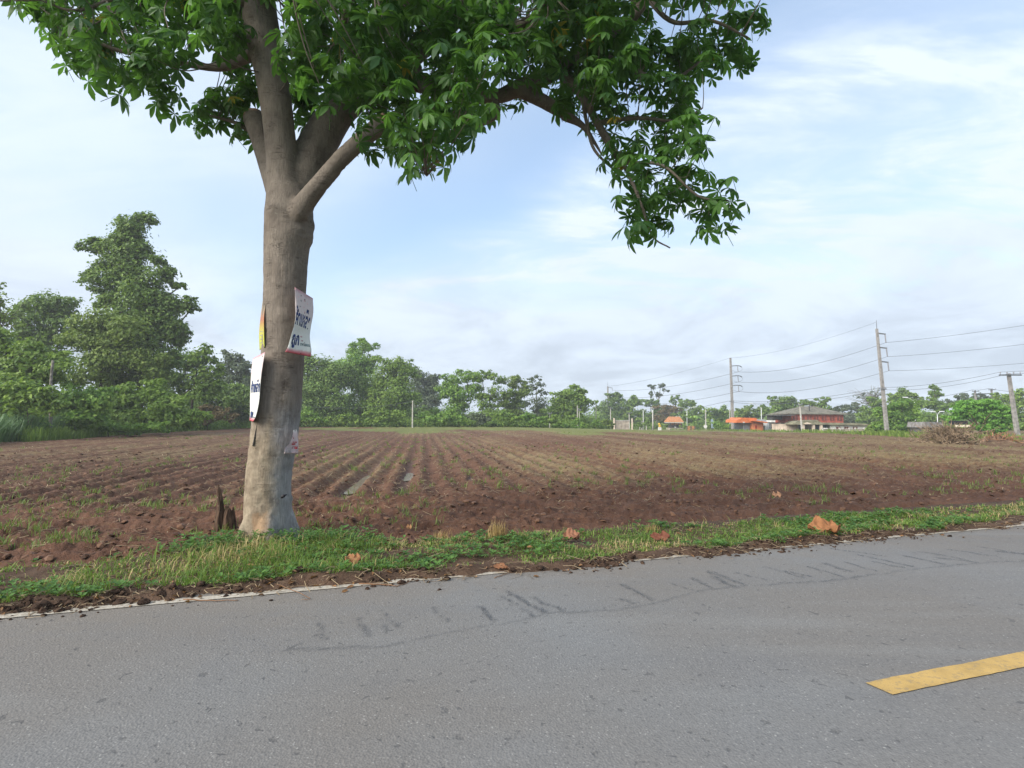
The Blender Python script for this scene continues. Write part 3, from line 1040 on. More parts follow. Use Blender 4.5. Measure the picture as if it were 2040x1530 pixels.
CROWN = [  # outline seen from the road, depth span, sprays
    ([(30, -90), (45, -15), (95, 30), (130, 95), (190, 130), (215, 165), (285, 140), (330, 160), (375, 120), (440, 95), (485, 110), (500, -90)], (6.3, 8.6), 102),
    ([(385, 215), (430, 192), (500, 205), (520, 255), (490, 280), (455, 255), (400, 235)], (7.95, 8.8), 13),
    ([(295, 150), (360, 165), (365, 185), (325, 188)], (7.2, 7.9), 3),
    ([(420, 85), (490, 100), (515, 200), (480, 190), (455, 130)], (7.7, 8.8), 9),
    ([(565, -90), (570, 110), (590, 180), (640, 190), (700, 180), (745, 275), (800, 305), (835, 345), (872, 335), (880, 285), (960, 235), (1015, 210), (1040, 150), (1060, -90)], (6.0, 8.9), 225),
    ([(595, 190), (660, 200), (640, 240), (605, 265)], (8.2, 8.9), 6),
    ([(735, 280), (775, 290), (765, 305), (745, 305)], (7.2, 7.4), 1),
    ([(1050, -90), (1050, 120), (1120, 205), (1180, 225), (1250, 215), (1290, 150), (1295, 60), (1285, -90)], (6.6, 8.7), 92),
    ([(1150, 215), (1225, 320), (1215, 350), (1245, 390), (1255, 450), (1295, 465), (1325, 425), (1380, 415), (1395, 370), (1395, 305), (1405, 275), (1375, 205), (1395, 150), (1300, 150), (1230, 200)], (7.0, 8.2), 39),
    ([(1410, 385), (1450, 395), (1460, 420), (1410, 430), (1385, 405)], (7.2, 7.6), 4),
    ([(1290, 60), (1330, 80), (1400, 55), (1440, 20), (1495, 30), (1515, 70), (1495, 110), (1440, 90), (1400, 160), (1330, 165), (1290, 130)], (7.0, 8.0), 20),
    ([(1310, -60), (1460, -60), (1460, 5), (1320, -10)], (7.1, 7.9), 7),
]


def build_crown():
    rg = random.Random(5)
    spr = []
    for poly, (d0, d1), n in CROWN:
        xs = [p[0] for p in poly]; ys = [p[1] for p in poly]
        k = 0; guard = 0
        loc = []
        while k < n and guard < 20000:
            guard += 1
            x, y = rg.uniform(min(xs), max(xs)), rg.uniform(min(ys), max(ys))
            if not in_poly(x, y, poly): continue
            dd = rg.uniform(d0, d1)
            if 940 < x < 1125 and 125 < y < 235 and dd < 7.7: continue
            if 1130 < x < 1235 and 170 < y < 320 and dd < 7.9 and abs((x - 1155) - (y - 185) * .6) < 26: continue
            q = P(x, y, dd)
            if loc and guard < 12000 and min(np.linalg.norm(q - o) for o in loc) < 0.22: continue
            loc.append(q); k += 1
        spr += loc
    # the crown goes on above the picture and towards the road and the field
    k = 0
    while k < 270:
        q = SKEL[RNG.integers(len(SKEL))] + unit(1)[0] * RNG.uniform(0.2, 1.35) + np.array([0, 0, 0.25])
        px = 1020 + F * q[0] / q[1]; py = 828 - F * (q[2] - CAM_H) / q[1]
        if py > -55 or q[2] < 5.6: continue
        spr.append(q); k += 1
    spr = np.array(spr)
    # twigs from the nearest limb
    tw = MB()
    leaves = []
    for q in spr:
        dist = np.linalg.norm(SKEL - q, axis=1)
        a = SKEL[np.argmin(dist)]
        if dist.min() > 0.05:
            L_ = dist.min()
            mid = (a + q) / 2 + np.array([rg.uniform(-.1, .1), rg.uniform(-.1, .1), -0.10]) * L_ * 0.7
            r0 = min(0.016, 0.004 + 0.006 * L_)
            tw.tube(spline([a, mid, q], 4) - BASE, np.linspace(r0, 0.004, 9), 5, False)
        out = (q - a) / (np.linalg.norm(q - a) + 1e-6)
        m = rg.randint(5, 7)
        for k in range(m):
            d = unit(1)[0] + 0.45 * out + np.array([0, 0, 0.18])
            d /= np.linalg.norm(d)
            hub = q + d * rg.uniform(.12, .33)
            ax = d * 0.55 + np.array([0, 0, 0.75]) + unit(1)[0] * 0.25
            leaves.append((hub, ax, rg.uniform(1.0, 1.55)))
    for rows in THIN:
        p, r = bpts(rows); tw.tube(p - BASE, np.maximum(r, 0.004), 8)
    tag(tw.build("twigs", M_BARK, tree, True), None, None, None, "stuff")
    pos = np.array([l[0] for l in leaves]); ax = np.array([l[1] for l in leaves]); sc = np.array([l[2] for l in leaves])
    ax /= np.linalg.norm(ax, axis=1)[:, None]
    # spin so that the long leaflets point down the slope
    spin = RNG.uniform(0, 6.283, len(pos))
    R = frames(ax, spin)
    px = 1020 + F * pos[:, 0] / pos[:, 1]; py = 828 - F * (pos[:, 2] - CAM_H) / pos[:, 1]
    inside = (px > 0) & (px < 2040) & (py > 5)
    # those that show largest: nearest ones and those against the sky along the lower outline
    key = pos[:, 1] - 0.0032 * np.clip(py, 0, 400)
    order = np.argsort(np.where(inside, key, 99))
    single = set(order[:300].tolist())
    meshes = []
    for T, Fq in LEAF_T:
        me = np_mesh("leaf", T, [Fq], M_LEAF, False)
        meshes.append(me)
    Vs, Fs, tint, dry = [], [], [], []
    nb = 0
    for t in range(6):
        ids = [i for i in range(len(pos)) if i % 6 == t and i not in single]
        T, Fq = LEAF_T[t]
        V, Fa = instances(T, Fq, pos[ids] - BASE, R[ids], sc[ids])
        Vs.append(V); Fs.append(Fa + nb); nb += len(V)
        tint.append(np.repeat(RNG.uniform(0, 1, len(ids)), len(T)))
        dry.append(np.repeat((RNG.uniform(0, 1, len(ids)) < 0.012).astype(float), len(T)))
    me = np_mesh("foliage", np.concatenate(Vs), [np.concatenate(Fs)], M_LEAF, False, {'tint': np.concatenate(tint), 'dry': np.concatenate(dry)})
    tag(obj("foliage", me, tree), None, None, None, "stuff")
    for i in sorted(single):
        o = bpy.data.objects.new("leaf", meshes[i % 6])
        M4 = Matrix(((*(R[i][0] * sc[i]), pos[i][0] - BASE[0]), (*(R[i][1] * sc[i]), pos[i][1] - BASE[1]), (*(R[i][2] * sc[i]), pos[i][2] - BASE[2]), (0, 0, 0, 1)))
        link(o, tree); o.matrix_local = M4


build_crown()

# ================================================================== SIGNS ON THE TRUNK
def sign_surface(rows, nu=10, nv=28, seed=1, crease=0.006):
    """rows: (lx,ly,lY, rx,ry,rY) in photo pixels/depth -> function (s,t)->point, t down"""
    sp = spline(rows, 8)
    tt = np.linspace(0, 1, len(sp))

    def f(s, t):
        s = np.asarray(s, float); t = np.asarray(t, float)
        r = np.stack([np.interp(t, tt, sp[:, k]) for k in range(6)], -1)
        px = r[..., 0] * (1 - s) + r[..., 3] * s; py = r[..., 1] * (1 - s) + r[..., 4] * s
        Y = r[..., 2] * (1 - s) + r[..., 5] * s
        Y = Y + crease * (fbm(s * 3 + seed, t * 5, 2, seed) - 0.5) * 4 - 0.02 * np.sin(np.pi * s) * np.sin(np.pi * t * 2) * 0.6
        dx, dy = (px - 1020) / F, (765 - py) / F
        ry_, rz = math.cos(PITCH) - math.sin(PITCH) * dy, math.sin(PITCH) + math.cos(PITCH) * dy
        k = Y / ry_
        return np.stack([dx * k, Y, CAM_H + rz * k], -1)
    return f


def m_sheet(name, stops, base_noise=0.12, rough=0.45):
    """printed plastic sheet; stops: (t, colour) down the sheet"""
    n = NT(name)
    t = n.attr('down')
    v = n.coord()
    t = n.math('ADD', t, n.math('MULTIPLY', n.math('SUBTRACT', n.noise(v, 14, 4, 0.7), 0.5), 0.10))
    r = n.N('ShaderNodeValToRGB'); n.L(t, r.inputs[0])
    el = r.color_ramp.elements
    while len(el) > 2: el.remove(el[-1])
    el[0].position, el[0].color = stops[0][0], (*stops[0][1], 1)
    el[1].position, el[1].color = stops[-1][0], (*stops[-1][1], 1)
    for p, c in stops[1:-1]:
        e = el.new(p); e.color = (*c, 1)
    col = n.mix(n.math('MULTIPLY', n.rng(n.noise(v, 26, 5, 0.7), 0.5, 0.75), base_noise * 3), r.outputs[0], (0.28, 0.25, 0.22))
    n.principled(col, rough, n.bump(n.noise(v, 16, 3), 0.35, 0.01), 0.4)
    return n.m


def build_sheet(root, f, mat, name="sheet", nu=10, nv=28, thick=0.003):
    s, t = np.meshgrid(np.linspace(0, 1, nu), np.linspace(0, 1, nv), indexing='ij')
    A = f(s, t).reshape(-1, 3)
    B = A + np.array([0.3, 1, 0]) * thick
    base = np.array(root.location)
    i, j = np.meshgrid(np.arange(nu - 1), np.arange(nv - 1), indexing='ij')
    q = np.stack([i * nv + j, i * nv + j + 1, (i + 1) * nv + j + 1, (i + 1) * nv + j], -1).reshape(-1, 4)
    m = nu * nv
    rim = []
    for a in range(nv - 1):
        rim += [(a, m + a, m + a + 1, a + 1), ((nu - 1) * nv + a, (nu - 1) * nv + a + 1, m + (nu - 1) * nv + a + 1, m + (nu - 1) * nv + a)]
    for a in range(nu - 1):
        rim += [(a * nv, (a + 1) * nv, m + (a + 1) * nv, m + a * nv), (a * nv + nv - 1, m + a * nv + nv - 1, m + (a + 1) * nv + nv - 1, (a + 1) * nv + nv - 1)]
    V = np.concatenate([A, B]) - base
    me = np_mesh(name, V, [q, q[:, ::-1] + m, np.array(rim)], mat, True, {'down': np.concatenate([t.ravel(), t.ravel()]), 'across': np.concatenate([s.ravel(), s.ravel()])})
    return obj(name, me, root)


def lettering(root, f, text, s0, s1, t0, t1, mat, bold=0.03, name="lettering", slant=0.0):
    """print text on the sheet between (s0,t0) and (s1,t1)"""
    cu = bpy.data.curves.new("txt", 'FONT')
    cu.body = text; cu.size = 1.0; cu.offset = bold; cu.resolution_u = 3
    o = bpy.data.objects.new("txt", cu); COL.objects.link(o)
    dg = bpy.context.evaluated_depsgraph_get()
    me = bpy.data.meshes.new_from_object(o.evaluated_get(dg))
    bpy.data.objects.remove(o)
    bm = bmesh.new(); bm.from_mesh(me)
    bmesh.ops.triangulate(bm, faces=bm.faces)
    bmesh.ops.subdivide_edges(bm, edges=[e for e in bm.edges if e.calc_length() > 0.25], cuts=2)
    bmesh.ops.triangulate(bm, faces=bm.faces)
    bm.to_mesh(me); bm.free()
    k = len(me.vertices)
    if k == 0: return None
    co = np.empty(k * 3, np.float32); me.vertices.foreach_get('co', co); co = co.reshape(-1, 3)
    x = (co[:, 0] - co[:, 0].min()) / np.ptp(co[:, 0]); y = (co[:, 1] - co[:, 1].min()) / np.ptp(co[:, 1])
    s = s0 + (s1 - s0) * x; t = t1 + (t0 - t1) * y + slant * x
    V = f(s, t) - np.array(root.location) + np.array([-0.0012, -0.004, 0])
    me.vertices.foreach_set('co', V.astype(np.float32).ravel())
    me.materials.clear(); me.materials.append(mat); me.update(); me.name = name
    return obj(name, me, root)


def nail(root, f, s, t):
    p = f(np.array(s), np.array(t)) - np.array(root.location)
    mb = MB(); mb.tube([p + [0, -0.007, 0], p + [0, 0.03, 0]], [0.006, 0.004], 8)
    mb.build("nail", M_DARKMETAL, root)


M_DARKMETAL = plain("dark_rusty_metal", (0.05, 0.045, 0.042), 0.6, 0.3, 10, 0.4, 0.4)
M_INKBLUE = plain("faded_blue_ink", (0.014, 0.035, 0.145), 0.55, 0.4, 20)
M_INKTEAL = plain("faded_teal_ink", (0.10, 0.17, 0.18), 0.55, 0.35, 20)
M_INKRED = plain("faded_red_ink", (0.50, 0.04, 0.05), 0.55, 0.35, 20)
M_INKPINK = plain("washed_pink_ink", (0.60, 0.40, 0.40), 0.6, 0.3, 30)
M_INKGREY = plain("washed_grey_ink", (0.33, 0.32, 0.31), 0.6, 0.3, 30)
M_POSTER = m_sheet("faded_poster", [(0.0, (0.42, 0.20, 0.23)), (0.05, (0.60, 0.50, 0.50)), (0.30, (0.62, 0.55, 0.54)), (0.42, (0.66, 0.66, 0.62)), (0.84, (0.62, 0.64, 0.60)), (0.90, (0.58, 0.30, 0.31)), (0.96, (0.52, 0.10, 0.12)), (1.0, (0.35, 0.05, 0.06))], 0.10)


def pos_of(f): return f(np.array(0.5), np.array(1.0))


def sign_right():
    f = sign_surface([(587, 572, 7.07, 623, 594, 7.34), (588, 606, 7.06, 624, 622, 7.33), (588, 637, 7.05, 619, 652, 7.30), (581, 664, 7.03, 617, 672, 7.27), (574, 689, 7.00, 620, 696, 7.25), (568, 701, 6.98, 619, 711, 7.25)], seed=3)
    r = thing("poster", "crumpled white poster with blue lettering nailed on the trunk's right side", "poster", pos_of(f), "posters nailed to the tree trunk")
    build_sheet(r, f, M_POSTER)
    lettering(r, f, "ค้าเหล็ก", 0.05, 0.97, 0.20, 0.46, M_INKBLUE, 0.035)
    lettering(r, f, "ถูก", 0.10, 0.46, 0.60, 0.83, M_INKBLUE, 0.05)
    lettering(r, f, "ราคาโรงงาน", 0.52, 0.97, 0.70, 0.76, M_INKTEAL, 0.04)
    for (s, t, w, h) in ((.2, .09, .10, .025), (.35, .12, .12, .03), (.55, .10, .12, .03), (.7, .12, .08, .03), (.3, .2, .1, .02), (.5, .19, .1, .02), (.7, .2, .1, .02), (.55, .62, .2, .03), (.6, .68, .16, .03), (.25, .67, .12, .025), (.55, .25, .08, .05)):
        stroke(r, f, s, t, w, h, M_INKGREY if t < .4 and random.random() < .5 else M_INKPINK)
    nail(r, f, 0.35, 0.06); nail(r, f, 0.55, 0.08); nail(r, f, 0.6, 0.95)


def stroke(root, f, s, t, w, h, mat):
    """one faded smudge of print"""
    rg = random.Random(int(s * 100 + t * 1000))
    n = 9
    a = np.linspace(0, 2 * np.pi, n, endpoint=False)
    rr = np.array([rg.uniform(.55, 1) for _ in a])
    V = f(s + np.cos(a) * w * .5 * rr, t + np.sin(a) * h * .5 * rr) - np.array(root.location) + np.array([-0.001, -0.0034, 0])
    me = np_mesh("faded_print", V, [np.array([list(range(n))[::-1]])], mat)
    obj("faded_print", me, root)


def sign_left():
    f = sign_surface([(504, 714, 7.34, 528, 701, 7.06), (501, 735, 7.33, 523, 730, 7.04), (499, 765, 7.32, 519, 762, 7.03), (498, 800, 7.30, 516, 800, 7.03), (498, 825, 7.28, 510, 828, 7.05), (497, 838, 7.27, 504, 840, 7.08)], seed=6, crease=0.004)
    r = thing("poster", "white poster with blue lettering curling off the trunk's left side", "poster", pos_of(f), "posters nailed to the tree trunk")
    build_sheet(r, f, M_POSTER)
    lettering(r, f, "ค้าเหล็ก", 0.10, 0.98, 0.36, 0.50, M_INKBLUE, 0.035)
    lettering(r, f, "ถูก", 0.12, 0.55, 0.74, 0.93, M_INKBLUE, 0.05)
    lettering(r, f, "ราคาโรงงาน", 0.58, 0.97, 0.82, 0.87, M_INKTEAL, 0.04)
    nail(r, f, 0.85, 0.05)


def sign_yellow():
    f = sign_surface([(523, 600, 7.46, 529, 597, 7.24), (519, 632, 7.44, 526, 632, 7.21), (516, 665, 7.43, 526, 665, 7.19), (517, 698, 7.42, 527, 692, 7.20)], seed=8, crease=0.002)
    r = thing("poster", "narrow yellow-green and rust poster edge-on above the left poster", "poster", pos_of(f), "posters nailed to the tree trunk")
    build_sheet(r, f, m_sheet("yellow_poster", [(0, (0.35, 0.33, 0.22)), (0.15, (0.32, 0.24, 0.14)), (0.38, (0.36, 0.12, 0.05)), (0.56, (0.42, 0.34, 0.05)), (0.72, (0.46, 0.47, 0.06)), (1, (0.38, 0.40, 0.06))]), nu=6)
    for k, t in enumerate((.62, .70, .78, .86)):
        stroke(r, f, 0.5, t, 0.8, 0.02, M_INKGREY)
    nail(r, f, 0.9, 0.08)


def sign_dark():
    f = sign_surface([(505, 846, 7.42, 512, 843, 7.18), (500, 868, 7.40, 508, 866, 7.17), (496, 889, 7.38, 504, 888, 7.16)], seed=9, crease=0.002)
    r = thing("notice_board", "dark weathered sheet standing off the trunk below the left poster", "notice", pos_of(f))
    build_sheet(r, f, m_sheet("dark_sheet", [(0, (0.045, 0.035, 0.035)), (0.5, (0.03, 0.025, 0.03)), (1, (0.02, 0.018, 0.02))], rough=0.7), nu=6)
    nail(r, f, 0.8, 0.1)


def sign_red():
    f = sign_surface([(584, 857, 7.14, 591, 856, 7.24), (583, 866, 7.12, 593, 865, 7.24), (578, 882, 7.09, 594, 880, 7.24), (568, 893, 7.05, 594, 892, 7.24), (566, 904, 7.04, 594, 904, 7.24)], seed=12, crease=0.003)
    r = thing("sticker", "torn little red and white printed notice low on the trunk's right", "notice", pos_of(f))
    build_sheet(r, f, m_sheet("torn_notice", [(0, (0.55, 0.53, 0.45)), (0.2, (0.58, 0.45, 0.44)), (0.6, (0.55, 0.45, 0.47)), (1, (0.42, 0.33, 0.32))]), nu=8, nv=14)
    lettering(r, f, "ด", 0.15, 0.95, 0.18, 0.40, M_INKRED, 0.05)
    lettering(r, f, "ล", 0.30, 0.95, 0.46, 0.62, M_INKRED, 0.05)
    lettering(r, f, "ผผ", 0.55, 0.97, 0.67, 0.80, M_INKRED, 0.03)
    lettering(r, f, "ณม", 0.60, 0.97, 0.84, 0.97, M_INKPINK, 0.03)
    lettering(r, f, "ทาน", 0.05, 0.5, 0.72, 0.95, M_INKGREY, 0.03)
    nail(r, f, 0.5, 0.05)


for fn in (sign_right, sign_left, sign_yellow, sign_dark, sign_red): fn()

# black hook-shaped knot hole low on the trunk belongs to the tree
_k = P(565, 989, 7.155) - BASE
mb = MB(); mb.tube([_k + [-0.035, 0.0, -0.022], _k + [-0.012, -0.012, -0.004], _k + [0.012, -0.008, 0.012], _k + [0.035, 0.02, 0.024]], [0.006, 0.021, 0.018, 0.004], 8)
mb.build("black_knot", plain("black_resin", (0.012, 0.010, 0.014), 0.5), tree, True)


# ================================================================== ROTTEN STUMP
def m_rot():
    n = NT("rotten_wood")
    v = n.coord((26, 26, 3.0)); w = n.coord()
    a = n.noise(v, 1.0, 5, 0.65, 0.5); b = n.noise(w, 14, 4, 0.6)
    col = n.mix(n.rng(a, 0.3, 0.7), (0.030, 0.021, 0.016), (0.125, 0.080, 0.055))
    col = n.mix(n.math('MULTIPLY', n.rng(b, 0.60, 0.75), 0.6), col, (0.30, 0.24, 0.18))
    n.principled(col, 0.95, n.bump(a, 0.9, 0.03), 0.1)
    return n.m


def build_stump():
    M = m_rot()
    b = G(443, 1066); b[2] = float(terrain(b[0], b[1]))
    r = thing("rotten_stump", "rotten dark stump with one tall splinter left of the trunk", "stump", b)
    k = b[1] / F

    def blade(pts, name):
        mb = MB()
        P3 = spline([(x * k, y, z * k, w * k, d) for x, y, z, w, d in pts], 5)
        n = 14; m = len(P3)
        ang = np.arange(n) / n * 2 * np.pi
        V = []
        for i, (x, y, z, w, d) in enumerate(P3):
            rr = 1 + 0.30 * (fbm(ang * 2.2 + x * 9, z * 9 + ang * 0, 3, 4) - 0.5) + 0.12 * np.cos(ang * 5 + z * 3)
            jag = (0.03 * vnoise(ang * 3, ang * 0 + i, 9) if i == m - 1 else 0)
            V.append(np.stack([x + np.cos(ang) * w * 0.5 * rr, y + np.sin(ang) * d * 0.5 * rr, z + jag + 0 * ang], -1))
        mb.v = [tuple(v) for v in np.concatenate(V)]
        mb.f = [(i * n + j, i * n + (j + 1) % n, (i + 1) * n + (j + 1) % n, (i + 1) * n + j) for i in range(m - 1) for j in range(n)]
        mb.f.append(tuple((m - 1) * n + j for j in range(n)))
        mb.build(name, M, r, False)
    blade([(-6, 0, -12, 19, .14), (-6, 0, 10, 18, .13), (-6, 0, 34, 15, .12), (-5, 0, 52, 12, .09), (-7, 0, 70, 10, .07), (-10, 0, 88, 8, .05), (-11, 0, 94, 4, .02)], "tall_splinter")
    blade([(9, .02, -12, 24, .16), (9, .02, 15, 22, .15), (8, .02, 36, 17, .12), (8, .02, 50, 12, .06), (6, .02, 53, 6, .04)], "broken_core")
    blade([(18, .06, -12, 14, .10), (17, .06, 15, 12, .09), (16, .06, 40, 7, .05), (16, .06, 50, 3, .03)], "side_splinter")


build_stump()

# ================================================================== VERGE VEGETATION
def blades(n, u0, u1, vf, hmin, hmax, width, dens, seed, zf, lean=0.6):
    """curved two-segment blades; returns V,F,tint,dry arrays"""
    rg = np.random.default_rng(seed)
    U = rg.uniform(u0, u1, n); Q = rg.uniform(0, 1, n)
    lo, hi = vf(U)
    Vv = lo + (hi - lo) * Q
    keep = rg.uniform(0, 1, n) < dens(U, Vv, Q)
    U, Vv, Q = U[keep], Vv[keep], Q[keep]; n = len(U)
    x, y = xy_of(U, Vv); z = zf(U, Vv)
    h = rg.uniform(hmin, hmax, n) * (0.6 + 0.8 * fbm(U * 1.5, Vv * 1.5, 2, seed))
    a = rg.uniform(0, 2 * np.pi, n)
    ln = h * rg.uniform(0.1, lean * 2, n)
    d = np.stack([np.cos(a), np.sin(a), 0 * a], -1)
    s = np.stack([-np.sin(a), np.cos(a), 0 * a], -1) * (width * rg.uniform(.6, 1.3, n))[:, None]
    p0 = np.stack([x, y, z - 0.01], -1)
    p1 = p0 + d * (ln * .3)[:, None] + np.stack([0 * h, 0 * h, h * .62], -1)
    p2 = p0 + d * ln[:, None] + np.stack([0 * h, 0 * h, h * rg.uniform(.6, 1.0, n)], -1)
    V = np.stack([p0 - s * .5, p0 + s * .5, p1 - s * .42, p1 + s * .42, p2], 1).reshape(-1, 3)
    b = (np.arange(n) * 5)[:, None]
    q = b + np.array([[0, 1, 3, 2]]); t = b + np.array([[2, 3, 4]])
    return V, q, t, U, Vv, n


def verge_span(U):
    lo = edge_v(U) + 0.02 + 0.24 * fbm(U * 2.1, U * 0 + 1, 3, 31)
    top = 7.22 + 0.75 * np.exp(-((U + 0.8) / 1.3) ** 2) - 0.045 * np.clip(U, 0, 13)
    return lo, top + 0.5 * (fbm(U * 1.6, U * 0 + 7, 3, 32) - 0.5)


def build_grass():
    M = foliage("verge_grass", (0.062, 0.125, 0.024), (0.195, 0.290, 0.058), 0.30, 0.2, dry=(0.42, 0.33, 0.16))

    def dens(U, V, Q):
        d = 0.36 + 2.0 * (fbm(U * 1.7, V * 1.7, 3, 35) - 0.40)
        return np.clip(d * sstep(1.02, 0.86, Q) * sstep(-0.02, 0.10, Q), 0.0, 1)
    Vs, Q4, T3, tint, dry = [], [], [], [], []
    nb = 0
    for n, u0, u1, hm, hM, w, sd in ((62000, -6, 7, .022, .068, .010, 1), (6000, -6, 7, .05, .13, .008, 6), (30000, 7, 18, .03, .10, .014, 2), (26000, 18, 60, .04, .13, .025, 3), (8000, -16, -6, .03, .1, .014, 4), (4000, -2.4, 0.8, .08, .2, .008, 8)):
        V, q, t, U, Vv, m = blades(n, u0, u1, verge_span, hm, hM, w, dens, sd, verge_z, 0.9)
        Vs.append(V); Q4.append(q + nb); T3.append(t + nb); nb += len(V)
        cl = fbm(U * 2.3, Vv * 2.3, 3, 55)
        tn = np.clip(0.7 * (cl - 0.5) * 2 + 0.5 + RNG.uniform(-.3, .3, m), 0, 0.98)
        pd = 0.06 + 0.45 * sstep(0.55, 0.70, fbm(U * 1.3 + 9, Vv * 2.0, 3, 56)) + 0.25 * sstep(7.0, 7.6, Vv)
        dr = (RNG.uniform(0, 1, m) < pd).astype(float)
        tint.append(np.repeat(tn, 5)); dry.append(np.repeat(dr, 5))
    me = np_mesh("grass", np.concatenate(Vs), [np.concatenate(Q4), np.concatenate(T3)], M, False, {'tint': np.concatenate(tint), 'dry': np.concatenate(dry)})
    tag(obj("grass", me), "short green grass on the road verge", "grass", None, "stuff")


build_grass()


def build_weeds():
    """broad-leaved creeping weeds: whorls of rounded leaves on short stalks"""
    M = foliage("broad_weed", (0.040, 0.100, 0.026), (0.115, 0.225, 0.050), 0.30, 0.3)
    T = np.array([(0, 0, 0), (.35, -.30, .05), (.75, -.30, .03), (1.0, 0, -.08), (.75, .30, .03), (.35, .30, .05), (.5, 0, -.03)])
    Fq = np.array([(0, 1, 6), (1, 2, 6), (2, 3, 6), (3, 4, 6), (4, 5, 6), (5, 0, 6)])
    rg = np.random.default_rng(77)
    pos, ax, sc, tint, hsp = [], [], [], [], []
    n = 3400
    U = np.concatenate([rg.uniform(-6, 9, n), rg.normal(-1.2, 0.35, 260), rg.normal(-0.1, 0.35, 160), rg.uniform(9, 30, 500)])
    lo, hi = verge_span(U)
    V = lo + (hi - lo) * rg.uniform(0, 1, len(U)) ** 1.0
    V[n:n + 260] = rg.normal(7.75, 0.22, 260); V[n + 260:n + 420] = rg.normal(7.55, 0.18, 160)
    k = (fbm(U * 1.1 + 4, V * 1.6, 3, 71) > 0.50) | (np.arange(len(U)) >= n)
    U, V = U[k], V[k]
    for u, v in zip(U, V):
        x, y = xy_of(u, v); z = float(verge_z(np.array(u), np.array(v)))
        m = rg.integers(4, 9); sz = rg.uniform(.022, .060)
        h = rg.uniform(.02, .09) if not (-2.2 < u < 0.6 and v > 7.2) else rg.uniform(.05, .20)
        t0 = rg.uniform(0, 1)
        for i in range(m):
            a = i / m * 6.283 + rg.uniform(-.3, .3)
            zz = h * rg.uniform(.4, 1)
            pos.append((x + math.cos(a) * .008, y + math.sin(a) * .008, z + zz))
            ax.append((math.cos(a) * -0.5, math.sin(a) * -0.5, 1)); hsp.append(a)
            sc.append(sz * rg.uniform(.7, 1.2)); tint.append((t0 + rg.uniform(-.15, .15)) % 1)
    pos, ax = np.array(pos), np.array(ax); sc = np.array(sc)
    z = ax / np.linalg.norm(ax, axis=1)[:, None]
    hs = np.array(hsp)
    x0 = np.stack([np.cos(hs), np.sin(hs), 0 * hs], -1); x0 = x0 - z * (x0 * z).sum(1)[:, None]; x0 /= np.linalg.norm(x0, axis=1)[:, None]
    R = np.stack([x0, np.cross(z, x0), z], -1)
    Vv, Fa = instances(T, Fq, pos, R, sc)
    me = np_mesh("weeds", Vv, [Fa], M, False, {'tint': np.repeat(np.array(tint), len(T))})
    tag(obj("weeds", me), "low broad-leaved weeds creeping along the verge", "weeds", None, "stuff")


build_weeds()


